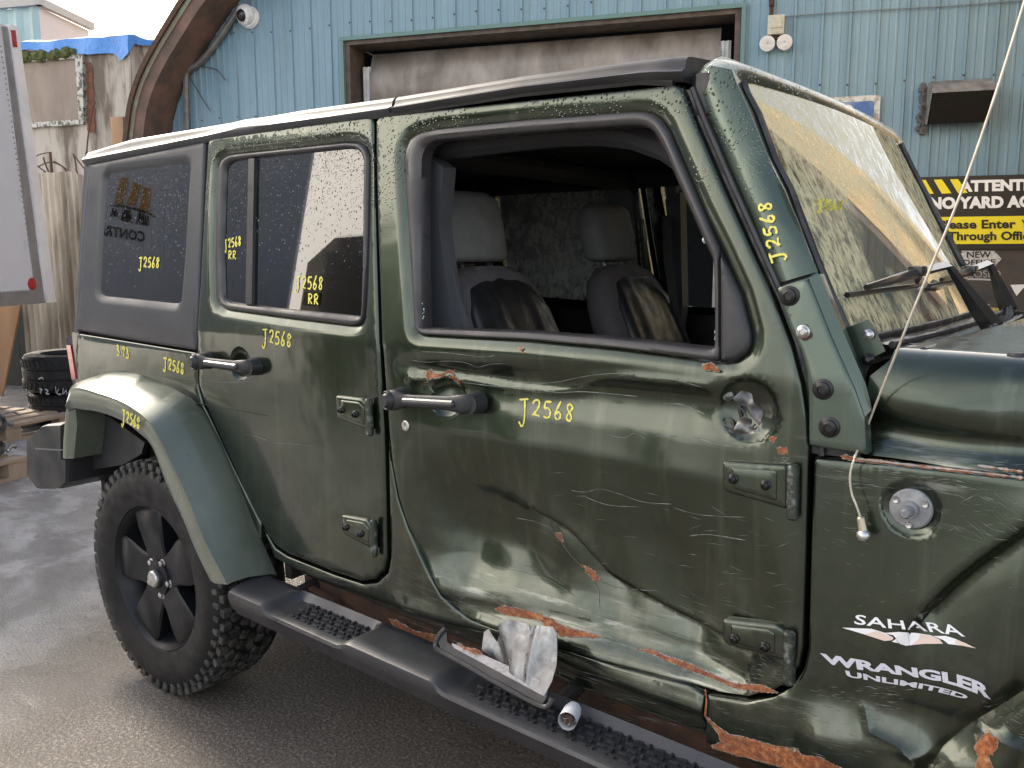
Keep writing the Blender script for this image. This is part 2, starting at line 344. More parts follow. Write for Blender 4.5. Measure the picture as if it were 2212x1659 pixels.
def panel(name, outer, m, parent, ysurf, holes=(), h=.022, roll=.008, flange=.03, extra=None, sgn=1, smooth=True):
    """sheet-metal panel over the (x,z) plane: rolled edges, bevelled openings holes=[(poly,width,depth)]"""
    outer = resample(outer, h*.6); loops = [outer]; pts = [outer]
    if roll: pts += [offset(outer, roll*.3), offset(outer, roll)]
    hp = []
    for (H, w, dep) in holes:
        H = resample(H, h*.6); hp.append((H, w, dep)); loops.append(H); pts.append(H)
        if w:
            for q in (.15, .35, .6, .85, 1.05): pts.append(offset(H, -w*q))
    x0, z0 = outer.min(0); x1, z1 = outer.max(0)
    gx, gz = np.meshgrid(np.arange(x0, x1, h), np.arange(z0, z1, h*.87)); gx[::2] += h/2; g = np.stack([gx.ravel(), gz.ravel()], 1)
    if extra is not None: g = np.concatenate([g, extra])
    keep = inside(g, outer) & (pdist(g, outer) > max(roll*1.3, h*.3))
    for H, w, dep in hp: keep &= ~inside(g, H) & (pdist(g, H) > max(h*.3, w*1.1 if w else 0))
    g = g[keep]
    off = []
    for q in pts[1:]:
        if any(q is H for H, _, _ in hp): continue
        k = inside(q, outer) & (pdist(q, outer) > .25*roll if roll else np.ones(len(q), bool))
        for H, w, dep in hp: k &= ~inside(q, H)
        off.append(q[k])
    allp = [l for l in loops]; n0 = 0; edges = []
    for l in loops: edges += [(n0+i, n0+(i+1) % len(l)) for i in range(len(l))]; n0 += len(l)
    V2 = np.concatenate(loops+off+[g]); r = delaunay_2d_cdt([Vector(v) for v in V2], edges, [], 0, 1e-5)
    V2 = np.array([v[:] for v in r[0]]); T = np.array(r[2]); cen = V2[T].mean(1); k = inside(cen, outer)
    for H, w, dep in hp: k &= ~inside(cen, H)
    T = T[k]; y = ysurf(V2[:, 0], V2[:, 1]).astype(float)
    if roll: d = np.clip(pdist(V2, outer), 0, roll); y += sgn*(roll-np.sqrt(np.maximum(roll**2-(roll-d)**2, 0)))
    for H, w, dep in hp:
        if w: d = np.clip(pdist(V2, H)/w, 0, 1); y += sgn*dep*(1-d)**1.7
    V = [(a[0], b, a[1]) for a, b in zip(V2, y)]; Fc = [tuple(t) if sgn > 0 else tuple(t[::-1]) for t in T]
    cnt = {}
    for f in Fc:
        for i in range(3): e = (f[i], f[(i+1) % 3]); cnt[e] = 1
    bnd = [e for e in cnt if (e[1], e[0]) not in cnt]; mp = {}
    if flange:
        for a, b in bnd:
            for q in (a, b):
                if q not in mp: mp[q] = len(V); V.append((V[q][0], V[q][1]+sgn*flange, V[q][2]))
            Fc.append((b, a, mp[a], mp[b]))
    used = sorted({i for f in Fc for i in f}); rm = {i: j for j, i in enumerate(used)}
    ob = new_obj(name, [V[i] for i in used], [tuple(rm[i] for i in f) for f in Fc], m, parent, smooth, 50)
    return ob
def flat_poly(P3):
    """triangulate a planar-ish 3-D polygon given with its 2-D params (P3 rows: x,y,z ; uses x,z)"""
    P = np.array(P3); n = len(P); r = delaunay_2d_cdt([Vector((p[0], p[2])) for p in P], [(i, (i+1) % n) for i in range(n)], [], 1, 1e-6)
    return r

# ------------------------------------------------------------------ traced helpers (decals, strokes, text)
def S(z): return np.where(np.asarray(z) < 1.19, -.772, -.772+.125*(np.asarray(z)-1.19))
def surfS(x, z): return S(z)+0*np.asarray(x)
def sidepts(UV, surf=surfS, off=0.):
    UV = np.atleast_2d(np.array(UV, float)); D = AW[None]+AR[None]*((UV[:, :1]-1106)/F)+AU[None]*((829.5-UV[:, 1:2])/F)
    y = np.full(len(UV), -.772)
    for _ in range(22):
        t = (y-CAM[1])/D[:, 1]; P = CAM+D*t[:, None]; y = .45*y+.55*surf(P[:, 0], P[:, 2])
    t = (y-CAM[1])/D[:, 1]; P = CAM+D*t[:, None]
    if off: P[:, 1] -= off
    return P
def xz(UV, surf=surfS): return sidepts(UV, surf)[:, [0, 2]]
def strip_mesh(lines, mapper, width, mb=None, jitter=0.):
    """lines: pixel polylines -> thin ribbons lying on a surface; mapper maps Nx2 pixels to Nx3; width in metres"""
    mb = mb or MB()
    items = [(ln[0], ln[1]) if isinstance(ln, tuple) and len(ln) == 2 and np.isscalar(ln[1]) else (ln, width) for ln in lines]
    allP = mapper(np.concatenate([np.array(l, float) for l, _ in items])); o_ = 0
    for ln, wd in items:
        n = len(ln); P = allP[o_:o_+n]; o_ += n
        if n < 2: continue
        T = np.gradient(P, axis=0); T /= np.linalg.norm(T, axis=1)[:, None]+1e-12
        Nn = np.array([0, -1., 0]) if mapper.__name__ != 'wallmap' else WN
        B = np.cross(T, Nn); B /= np.linalg.norm(B, axis=1)[:, None]+1e-12
        w = np.full(n, wd/2)
        if jitter: w = w*(1+jitter*np.random.uniform(-1, 1, n)); w[0] *= .2; w[-1] *= .2
        Vv = [v for i in range(n) for v in (P[i]+B[i]*w[i], P[i]-B[i]*w[i])]
        mb.add(Vv, [(2*i, 2*i+1, 2*i+3, 2*i+2) for i in range(n-1)])
    return mb
GLYPH = {'J': [[(-.1, .08), (.45, .04), (1., 0)], [(.55, .05), (.62, .5), (.58, .95), (.32, 1.15), (-.05, .95)]],
 '2': [[(.05, .25), (.3, .02), (.7, .02), (.8, .25), (.55, .6), (.1, .95), (.4, .9), (.95, .98)]],
 '5': [[(.95, .0), (.55, .02), (.25, .05), (.15, .45), (.5, .38), (.85, .6), (.75, .9), (.4, 1.), (.05, .92)]],
 '6': [[(.75, -.15), (.35, .35), (.12, .75), (.3, 1.), (.65, .95), (.75, .7), (.5, .55), (.18, .75)]],
 '8': [[(.85, .12), (.5, 0), (.25, .12), (.35, .38), (.65, .6), (.75, .85), (.45, 1.02), (.18, .85), (.4, .55), (.8, .25), (.85, .1)]],
 'R': [[(.1, 1.05), (.14, .5), (.15, 0)], [(.0, .1), (.5, -.02), (.8, .15), (.65, .42), (.2, .52), (.5, .75), (.9, 1.02)]],
 '3': [[(.1, .1), (.5, 0), (.8, .18), (.45, .42), (.85, .6), (.75, .9), (.4, 1.02), (.0, .9)]],
 '7': [[(.05, .12), (.45, .08), (.9, .02), (.65, .45), (.45, 1.)], [(.25, .5), (.8, .45)]], '.': [[(.35, .55), (.55, .52)]]}
def scribble(text, p0, adv, up, mapper, width, parent, name='marker_writing', m=None, jscale=1.3):
    """p0 top-left pixel of the first glyph, adv pixel vector per glyph, up pixel vector glyph top->bottom"""
    p0, adv, up = (np.array(q, float) for q in (p0, adv, up)); lines = []; o = p0.copy()
    for ch in text:
        w = .78; hs = jscale if ch == 'J' else 1.
        for st in GLYPH[ch]:
            pts = [o+adv*w*p[0]+up*hs*p[1]+np.random.uniform(-.25, .25, 2) for p in st]; lines.append(catmull(pts, 5))
        o = o+adv*(.55 if ch == '.' else (1.15 if ch == 'J' else 1.))
    return strip_mesh(lines, mapper, width, jitter=.38).build(name, m or YELLOW, parent)
def patch(name, polys, mapper, m, parent, jit=1.2, h=5):
    mb = MB()
    if name == 'rust_patch' and m is RUSTY and h <= 3:
        new = []
        for P in polys:
            P = np.array(P, float); c_ = P.mean(0); per = resample(P, 9.)
            for q in per:
                if random.random() < .45:
                    r_ = random.uniform(.8, 2.6); d_ = (q-c_)/(np.linalg.norm(q-c_)+1e-6); q2 = q+d_*random.uniform(1, 5); new.append([q2+r_*np.array([math.cos(a)*random.uniform(.7, 1.9), math.sin(a)*random.uniform(.4, 1.)]) for a in np.linspace(0, 6.28, 7)[:-1]])
            rim = resample(P, 3.); rim = offset(rim, -1.6)+np.random.uniform(-1.1, 1.1, rim.shape)
            if len(rim) > 5: patch('primer_edge', [rim], lambda UV: mapper(UV)+np.array([0, .0006, 0]), PRIMER, parent, .4, 3.1)
        polys = list(polys)+new; h = 2.2; jit = 1.0
    for P in polys:
        P = resample(np.array(P, float), h); P = P+np.random.uniform(-jit, jit, P.shape)
        r = delaunay_2d_cdt([Vector(p) for p in P], [(i, (i+1) % len(P)) for i in range(len(P))], [], 1, 1e-6)
        mb.add(mapper(np.array([v[:] for v in r[0]])), [tuple(f) for f in r[2]])
    return mb.build(name, m, parent)
_hh = {}
def text_verts(txt, bold=0., space=1.):
    c = bpy.data.curves.new('t', 'FONT'); c.body = txt; c.size = 1; c.offset = bold; c.resolution_u = 3; c.space_character = space; c.fill_mode = 'FRONT'
    o = bpy.data.objects.new('t', c); col.objects.link(o); dg = bpy.context.evaluated_depsgraph_get(); dg.update(); me = o.evaluated_get(dg).to_mesh()
    V = np.array([v.co[:2] for v in me.vertices]); Fc = [tuple(p.vertices) for p in me.polygons]; o.evaluated_get(dg).to_mesh_clear(); bpy.data.objects.remove(o); bpy.data.curves.remove(c)
    return V, Fc
def text_on(txt, top, bot, mapper, m, parent, name='lettering', bold=.02, space=1., slant=0.):
    """warp text between a top and a bottom pixel polyline"""
    V, Fc = text_verts(txt, bold, space); H, _ = text_verts('H', bold)
    y0, y1 = H[:, 1].min(), H[:, 1].max(); x0, x1 = V[:, 0].min(), V[:, 0].max(); t = (V[:, 0]-x0)/(x1-x0); q = (V[:, 1]-y0)/(y1-y0)
    def along(P, t):
        P = np.array(catmull(P, 8) if len(P) > 2 else P, float); Lh = np.r_[0, np.cumsum(np.linalg.norm(np.diff(P, axis=0), axis=1))]; Lh /= Lh[-1]
        return np.stack([np.interp(t, Lh, P[:, k]) for k in (0, 1)], 1)
    A, Bv = along(top, t), along(bot, t); UV = Bv+(A-Bv)*q[:, None]; mb = MB(); mb.add(mapper(UV), Fc)
    return mb.build(name, m, parent, smooth=False)

# ================================================================== the setting
GROUND = None
def make_ground():
    m, t, b, N, L = nodes_of('wet_asphalt'); co = objc(N)
    n1 = tex_noise(N, L, co, .55, 5, .6, None, .3); n2 = tex_noise(N, L, co, 95, 6, .72); n3 = tex_noise(N, L, co, 2.4, 4, .6)
    sep = N('ShaderNodeSeparateXYZ'); L(co, sep.inputs[0])
    stone = ramp(N, L, n2, [(.36, (.045, .038, .032)), (.47, (.10, .086, .073)), (.54, (.19, .165, .14)), (.63, (.42, .375, .33))])
    c = mixc(N, L, ramp(N, L, n3, [(.35, .15), (.7, .6)]), stone, (.070, .054, .042))
    # worn concrete yard further back, with pale dry patches
    mr = N('ShaderNodeMapRange'); mr.inputs[1].default_value = .5; mr.inputs[2].default_value = -.7; L(math_(N, L, 'ADD', sep.outputs[0], math_(N, L, 'MULTIPLY', n3, .9)), mr.inputs[0])
    pale = ramp(N, L, tex_noise(N, L, co, 1.5, 6, .65, (1, 1.6, 1), .5), [(.36, (.17, .165, .16)), (.48, (.25, .245, .235)), (.56, (.40, .39, .375)), (.7, (.50, .49, .47))])
    c = mixc(N, L, math_(N, L, 'MULTIPLY', mr.outputs[0], .85), c, pale)
    L(c, b.inputs['Base Color'])
    wet = ramp(N, L, n1, [(.40, .13), (.60, .40)]); L(wet, b.inputs['Roughness']); b.inputs['Specular IOR Level'].default_value = .55
    bn = bump(N, L, n2, .8, .012); b2 = bump(N, L, n3, .25, .03); L(b2.outputs[0], bn.inputs['Normal']); L(bn.outputs[0], b.inputs['Normal'])
    s = 400; ob = new_obj('ground', [(-s, -s, 0), (s, -s, 0), (s, s, 0), (-s, s, 0)], [(0, 1, 2, 3)], m, None, False); tag(ob, kind='structure'); return ob
make_ground()

# ---- blue metal hall (gable wall turned about 20 degrees against the vehicle)
WA = R(20.4); WD = np.array([math.cos(WA), math.sin(WA), 0]); WN = np.array([math.sin(WA), -math.cos(WA), 0]); W0 = CAM*np.array([1, 1, 0])+10.3*np.array([-.43019, .99689, 0])
def wallsz(u, v, off=0.):
    P = onplane(u, v, W0+WN*off, WN); return float((P-W0)@WD), float(P[2])
def wallpt(s, z, off=0.): return W0+WD*s+WN*off+np.array([0, 0, z])
def wallmap(UV, off=.012):
    return np.array([onplane(u, v, W0+WN*off, WN) for u, v in UV])
def make_blue():
    m, t, b, N, L = nodes_of('blue_sheet_metal'); co = objc(N)
    c = ramp(N, L, tex_noise(N, L, co, 1.3, 4, .6, (1, 1, .3)), [(.3, (.120, .215, .285)), (.7, (.165, .27, .34))])
    oi = N('ShaderNodeObjectInfo'); c = mixc(N, L, math_(N, L, 'MULTIPLY', oi.outputs['Random'], .35), c, (.20, .31, .35))
    st = ramp(N, L, tex_noise(N, L, co, 5, 6, .7, (1.4, 1.4, .06)), [(.52, 0.), (.72, .55)]); c = mixc(N, L, st, c, (.10, .16, .18))
    ru = ramp(N, L, tex_noise(N, L, co, 3.1, 6, .7, (1.2, 1.2, .22)), [(.66, 0.), (.74, .5)]); c = mixc(N, L, ru, c, (.13, .10, .075))
    ch = ramp(N, L, tex_noise(N, L, co, 40, 4, .7), [(.62, 0.), (.7, .35)]); c = mixc(N, L, ch, c, (.26, .36, .40))
    L(c, b.inputs['Base Color']); L(ramp(N, L, tex_noise(N, L, co, 6, 4), [(.3, .34), (.7, .55)]), b.inputs['Roughness']); bump(N, L, tex_noise(N, L, co, 1.7, 2), .25, .03, b); return m
BLUE = make_blue()
WOOD_ARCH = mat('weathered_arch_timber', (.17, .095, .07), .8, 0, (.075, .055, .045), 6, stretch=(.5, .5, .5), bscale=20, bstr=.4)
GALV = mat('galvanised_sheet', (.30, .27, .24), .45, .25, (.13, .11, .095), 2.2, stretch=(1, 1, .35), rvar=.15, bscale=8, bstr=.15, bdist=.02)
ARCH2 = mat('flaking_green_board', (.19, .16, .12), .8, 0, (.20, .24, .17), 9, lo=.5, hi=.62, bscale=30, bstr=.4)
BROWNFR = mat('brown_door_frame', (.060, .044, .036), .75, 0, (.105, .085, .072), 8)
WHITEFR = mat('white_rail', (.62, .62, .60), .5, 0, (.45, .45, .43), 9)
sL, zLt = wallsz(745, 88); sR, zR_ = wallsz(1602, 18); ZL = (zLt+zR_)/2
hall = empty('metal_hall', wallpt((sL+sR)/2, 0), 'blue ribbed metal hall with arched timber roof edge and big roll-up door', 'building')
# arch: traced left haunch, mirrored about the hall's middle
sc = -2.2; halfarch = [(-8.47, 0), (-8.45, 1.2), (-8.40, 2.4), (-8.25, 3.27), (-8.11, 3.69), (-7.87, 4.07), (-7.49, 4.52), (-7.08, 4.95), (-6.3, 5.62), (-5.2, 6.3), (-3.9, 6.8), (-2.2, 7.0)]
half_s = catmull(halfarch, 5); ARCH = [tuple(p) for p in half_s]+[(2*sc-p[0], p[1]) for p in half_s[-2::-1]]
s_left, s_right = ARCH[0][0], ARCH[-1][0]
def arch_z(s): return float(np.interp(s, [p[0] for p in ARCH], [p[1] for p in ARCH]))
PITCHW = .305
def rib_profile(s0, s1):
    out = [];
    k = math.floor(s0/PITCHW)
    while k*PITCHW < s1+PITCHW:
        b0 = k*PITCHW
        for ds, h in ((0, .0), (.006, .022), (.030, .022), (.042, 0), (.098, 0), (.106, .006), (.124, .006), (.132, 0), (.196, 0), (.204, .006), (.222, .006), (.230, 0)): out.append((b0+ds, h))
        k += 1
    out = [q for q in out if s0 <= q[0] <= s1]
    return [(s0, 0.)]+out+[(s1, 0.)]
def sheet(s0, s1, zb, parent):
    pr = rib_profile(s0, s1); mb = MB(); lo = []; hi = []
    for s, h in pr:
        zt = arch_z(s)-.02
        if zt < zb: continue
        lo.append(wallpt(s, zb, h)); hi.append(wallpt(s, zt, h))
    if len(lo) > 1: mb.loft([lo, hi]); return mb.build('wall_sheet', BLUE, parent, smooth=False)
sw = PITCHW*3; s = s_left+.05; bounds = []
while s < s_right:
    e = (math.floor(s/sw+1e-6)+1)*sw; bounds.append((s, min(e, s_right))); s = e
for a, b in bounds:
    for (p, q, zb) in ((a, min(b, sL), 0.), (max(a, sL), min(b, sR), ZL), (max(a, sR), b, 0.)):
        if q-p > .02: sheet(p, q, zb, hall)
# fixings: screw heads on the ribs
mb = MB()
for k in range(int(s_left/PITCHW)-1, int(s_right/PITCHW)+1):
    s = k*PITCHW+.018
    for z in (1.1, 2.25, 3.4, 4.55, 5.4):
        z2 = z+.02*math.sin(k*7.3)
        if z2 < arch_z(s)-.1 and not (sL-.03 < s < sR+.03 and z2 < ZL+.02): mb.box(wallpt(s, z2, .026), (.016, .016, .016))
o = mb.build('sheet_screws', RUST_DK, hall); tag(o, kind='stuff')
# arch timber beam (three plies) and roof skin behind
def arc_pts(r, off):
    P = np.array(ARCH); T = np.gradient(P, axis=0); T /= np.linalg.norm(T, axis=1)[:, None]; Nn = np.stack([-T[:, 1], T[:, 0]], 1); Q = P+Nn*r
    return [wallpt(q[0], max(q[1], 0), off) for q in Q]
for (r0, r1, o0, o1, nm, m_) in ((-.10, .06, -.05, .60, 'arch_beam', WOOD_ARCH), (.058, .12, -.05, .62, 'roof_edge', ARCH2), (.118, .19, -.05, .66, 'roof_edge', RUST_DK)):
    MB().loft([arc_pts(r0, o0), arc_pts(r0, o1), arc_pts(r1, o1), arc_pts(r1, o0), arc_pts(r0, o0)]).build(nm, m_, hall)
MB().loft([arc_pts(.15, -.05), arc_pts(.15, -16)]).build('roof', GALV, hall)
# door opening: frame, reveal, guide rails, rolled curtain hood, dark inside
REV = .45
mb = MB(); Mw = rotz(WA)
for s in (sL+.035, sR-.035): mb.box(wallpt(s, ZL/2, -REV/2+.01), (.07, REV, ZL), Mw)
mb.box(wallpt((sL+sR)/2, ZL-.03, -REV/2+.01), (sR-sL-.142, REV, .06), Mw); mb.build('door_frame', BROWNFR, hall, smooth=False)
for s in (sL+.19, sR-.19):
    mb = MB(); mb.box(wallpt(s, ZL/2-.15, -.30), (.13, .05, ZL-.3), Mw); mb.box(wallpt(s-.03, ZL/2-.15, -.27), (.02, .03, ZL-.3), Mw); mb.box(wallpt(s+.03, ZL/2-.15, -.27), (.02, .03, ZL-.3), Mw); mb.build('guide_rail', WHITEFR, hall, smooth=False)
prof = [(-.36, ZL-.12), (-.30, ZL-.2), (-.24, ZL-.42), (-.22, ZL-.62), (-.24, ZL-.80), (-.33, ZL-.93), (-.40, ZL-.95), (-.42, ZL-1.02), (-.50, ZL-1.02)]
mb = MB(); mb.loft([[wallpt(s, z, o) for o, z in prof] for s in np.linspace(sL+.25, sR-.25, 14)]); mb.build('roller_hood', GALV, hall)
mb = MB()
for sA, sB, o0, o1 in ((sL-.5, sR+.5, -5, -5),): mb.add([wallpt(sA, 0, o0), wallpt(sB, 0, o0), wallpt(sB, ZL, o0), wallpt(sA, ZL, o0)], [(0, 1, 2, 3)])
for s in (sL-.02, sR+.02): mb.add([wallpt(s, 0, -REV), wallpt(s, 0, -5), wallpt(s, ZL, -5), wallpt(s, ZL, -REV)], [(0, 1, 2, 3)])
mb.add([wallpt(sL, ZL, -REV+.05), wallpt(sR, ZL, -REV+.05), wallpt(sR, ZL, -5), wallpt(sL, ZL, -5)], [(0, 1, 2, 3)]); mb.build('dark_interior', HEADLINER, hall, smooth=False)
# trim strip round the opening
mb = MB(); mb.box(wallpt((sL+sR)/2, ZL+.02, .035), (sR-sL+.12, .03, .05), Mw)
for s in (sL-.03, sR+.03): mb.box(wallpt(s, ZL/2, .035), (.05, .03, ZL), Mw)
mb.build('opening_trim', mat('teal_trim', (.10, .19, .18), .6), hall, smooth=False)
# stained kick panel behind the signs (dark lower wall on the right)
k0 = wallsz(*px('P', 1380, 90)); k1 = wallsz(2212, 560)
mb = MB(); mb.box(wallpt(k0[0]+1.6, k0[1]/2+.02, .04), (3.4, .03, k0[1]), Mw); mb.build('dark_door_panel', mat('dark_stained_steel', (.045, .042, .042), .55, 0, (.075, .06, .055), 4, rvar=.15), hall, smooth=False)

# things hung on the wall
def wall_thing(name, px_, label, cat): s, z = wallsz(*px_); return empty(name, wallpt(s, z), label, cat)
# dome camera
t = wall_thing('dome_camera', px('R', 82, 140), 'white dome security camera on the blue wall below the arch', 'camera'); s, z = wallsz(*px('R', 82, 140)); c = wallpt(s, z)
def dome(c, n, prof, k=24):
    e1 = np.cross(n, [0, 0, 1.] if abs(n[2]) < .95 else [1., 0, 0]); e1 /= np.linalg.norm(e1); e2 = np.cross(e1, n); V = []; Fc = []; m = len(prof)
    for i in range(k):
        q = 2*math.pi*i/k
        for r, h in prof: V.append(c+n*h+r*(math.cos(q)*e1+math.sin(q)*e2))
    for i in range(k):
        j = (i+1) % k
        for a in range(m-1): Fc.append((i*m+a, i*m+a+1, j*m+a+1, j*m+a))
    return V, Fc
nl = WN+np.array([-.3, 0, -.25]); nl /= np.linalg.norm(nl)
V, Fc = dome(c, WN, [(0, .0), (.15, .0), (.155, .03), (.13, .07), (.0, .075)]); MB().add(V, Fc).build('base', WHITEPL, t)
V, Fc = dome(c+WN*.06+np.array([-.03, 0, .03]), nl, [(.14, -.02), (.15, .03), (.13, .08), (.085, .095)]); MB().add(V, Fc).build('housing', WHITEPL, t)
V, Fc = dome(c+WN*.06+np.array([-.03, 0, .03]), nl, [(.088, .09), (.07, .125), (.035, .145), (.0, .15)]); MB().add(V, Fc).build('lens_dome', mat('dark_dome', (.02, .02, .02), .08), t)
# twin-head flood light
s, z = wallsz(*px('T', 270, 210)); t = empty('flood_light', wallpt(s, z), 'small cream wall light with two round white lamp heads', 'light'); c = wallpt(s, z)
CREAM = mat('aged_cream_plastic', (.50, .49, .40), .5, 0, (.36, .35, .28), 30)
mb = MB(); mb.box(c+WN*.07, (.19, .12, .22), Mw, .015); mb.box(c+WN*.135+np.array([0, 0, .02]), (.12, .01, .12), Mw); mb.build('housing', CREAM, t, sharp=30)
for ds in (-.095, .10):
    cc = c+WD*ds+np.array([0, 0, -.19]); nn = WN+np.array([.1, 0, -.3]); nn /= np.linalg.norm(nn)
    V, Fc = dome(cc+WN*.06, nn, [(0, -.03), (.07, -.03), (.088, .0), (.088, .06), (.06, .065), (.015, .062), (.013, .05), (0, .05)]); MB().add(V, Fc).build('lamp_head', WHITEPL, t)
mb = MB(); mb.box(c+WN*.06+np.array([0, 0, -.12]), (.1, .04, .07), Mw, .01); mb.build('bracket', RUST_DK, t)
mb = MB(); mb.tube([c+WN*.03+np.array([0, 0, .1])-WD*.06, c+WN*.03+np.array([0, 0, .23])-WD*.06], .025); mb.box(c+WN*.05+np.array([0, 0, .27])-WD*.06, (.06, .06, .09), Mw, .01); mb.build('cable_entry', RUST_DK, t)
# cable to it
P0 = [px('T', 260, 135), px('T', 630, 105), px('T', 1040, 78), px('T', 1640, 45), px('T', 2090, 12), px('T', 2500, -15)]
mb = MB(); mb.tube(catmull([onplane(*q, W0+WN*.035, WN) for q in P0], 5), .007, 6); o = mb.build('wall_cable', mat('grey_cable', (.17, .2, .22), .6), None); tag(o, 'thin grey cable strung across blue wall from twin lamp', 'cable')
# vent hood
q = [wallsz(*px('T', a, b)) for a, b in ((1440, 720), (1930, 680), (1900, 920), (1450, 940))]; s0 = q[0][0]; s1 = q[1][0]-.03; zt = q[0][1]+.02; zb = q[3][1]-.02
t = empty('exhaust_vent', wallpt((s0+s1)/2, zb), 'grey metal exhaust hood with black mesh sticking out of blue wall', 'vent')
VG = mat('dirty_grey_metal', (.26, .25, .235), .5, .3, (.13, .12, .11), 8, bscale=25, bstr=.2)
pr = [(0, zb), (0, zt), (.10, zt+.05), (.26, zt+.055), (.38, zt+.0), (.44, zt-.10), (.18, zb-.05)]
mb = MB(); A1 = [wallpt(s0, z, o) for o, z in pr]; B1 = [wallpt(s1, z, o) for o, z in pr]
mb.add(A1+B1, [(0, 1, 2, 3, 4, 5, 6), (13, 12, 11, 10, 9, 8, 7), (1, 2, 9, 8), (2, 3, 10, 9), (3, 4, 11, 10), (4, 5, 12, 11)]); mb.build('hood', VG, t, sharp=20)
mb = MB(); mb.add([wallpt(s0+.01, zt-.105, .43), wallpt(s1-.01, zt-.105, .43), wallpt(s1-.01, zb-.045, .18), wallpt(s0+.01, zb-.045, .18)], [(0, 1, 2, 3)]); mb.build('mesh_face', DARK, t, smooth=False)
mb = MB()
for i in range(22): f = (i+.5)/22; mb.tube([wallpt(s0+(s1-s0)*f, zt-.102, .434), wallpt(s0+(s1-s0)*f, zb-.042, .184)], .003, 4)
for i in range(12): f = (i+.5)/12; mb.tube([wallpt(s0+.01, zt-.102+(zb-.042-zt+.102)*f, .434+(.184-.434)*f), wallpt(s1-.01, zt-.102+(zb-.042-zt+.102)*f, .434+(.184-.434)*f)], .003, 4)
o = mb.build('wire_mesh', UNDER, t, smooth=False); tag(o, kind='stuff')
mb = MB(); random.seed(3)
for i in range(26):
    f = i/25; ss = s0-.03+random.uniform(-.03, .03); zz = zt+.05-(zt-zb+.15)*f; mb.box(wallpt(ss, zz, .03), (random.uniform(.04, .09), .04, random.uniform(.04, .09)), Mw @ Matrix.Rotation(random.random()*3, 3, 'Y'), .01)
o = mb.build('caulking', mat('grey_foam', (.10, .095, .09), .9), t); tag(o, kind='stuff')
# blue worn number sign
q = [wallsz(*px('T', a, b)) for a, b in ((560, 775), (1080, 742), (1050, 1030))]
t = empty('worn_sign', wallpt((q[0][0]+q[1][0])/2, q[2][1]-.2), 'worn blue square sign with white border and a white letter O', 'sign')
s0, s1 = q[0][0]-.35, q[1][0]; z1, z0 = q[1][1], q[1][1]-.95
mb = MB(); mb.box(wallpt((s0+s1)/2, (z0+z1)/2, .04), (s1-s0, .02, z1-z0), Mw); mb.build('border_plate', mat('worn_white_sign', (.55, .55, .55), .5, 0, (.28, .24, .2), 14, lo=.45, hi=.6), t, smooth=False)
mb = MB(); mb.box(wallpt((s0+s1)/2, (z0+z1)/2, .052), (s1-s0-.13, .01, z1-z0-.13), Mw); mb.build('blue_face', mat('worn_blue_sign', (.05, .12, .32), .5, 0, (.24, .30, .38), 5, lo=.45, hi=.58), t, smooth=False)
text_on('O', pxs('T', [(785, 820), (873, 812)]), pxs('T', [(785, 905), (873, 897)]), lambda UV: wallmap(UV, .06), DECALW, t, bold=0.)
# yard access sign
SBLK = mat('sign_black', (.012, .012, .013), .45); SYEL = mat('sign_yellow', (.80, .66, .02), .45); SWHT = mat('sign_white', (.80, .80, .80), .45)
a0 = wallsz(*px('B', 1222, 92)); a1 = wallsz(*px('B', 1770, 78)); b0 = wallsz(*px('B', 1215, 465)); ps, pz = a0[0], (a0[1]+a1[1])/2; zb = b0[1]
sw_ = 1.75
t = empty('notice_sign', wallpt(ps+sw_/2, zb), 'black and yellow ATTENTION NO YARD ACCESS sign on blue wall', 'sign')
mb = MB(); mb.box(wallpt(ps+sw_/2, (pz+zb)/2, .075), (sw_, .02, pz-zb), Mw); mb.build('board', SBLK, t, smooth=False)
yt = wallsz(*px('B', 1300, 298))[1]; yb = wallsz(*px('B', 1300, 437))[1]
mb = MB(); mb.box(wallpt(ps+sw_/2, (yt+yb)/2, .087), (sw_-.001, .008, yt-yb), Mw); mb.build('yellow_band', SYEL, t, smooth=False)
wm = lambda UV: wallmap(UV, .096); wm.__name__ = 'wallmap'
for k in range(3):
    P = pxs('B', [(1218+84*k, 104-k*1.5), (1260+84*k, 102-k*1.5), (1310+84*k, 174-k*2), (1260+84*k, 177-k*2)])
    if k == 0: P = pxs('B', [(1226, 104), (1260, 103), (1302, 175), (1262, 176)])
    patch('hazard_stripe', [P], wm, SYEL, t, jit=0, h=50)
def sline(txt, xa, ya_t, ya_b, xb, slope, m, bold=.055):
    text_on(txt, pxs('B', [(xa, ya_t), (xb, ya_t+slope*(xb-xa))]), pxs('B', [(xa, ya_b), (xb, ya_b+slope*(xb-xa))]), wm, m, t, bold=bold, space=1.02)
sline('ATTENTION', 1432, 106, 166, 1925, -.022, SWHT); sline('NO YARD ACCESS', 1280, 194, 256, 1990, -.02, SWHT)
sline('Please Enter', 1325, 312, 358, 1728, -.010, SBLK, .035); sline('Y', 1757, 309, 354, 1790, -.010, SBLK, .035); sline('Through Office', 1375, 372, 417, 1830, -.006, SBLK, .035)
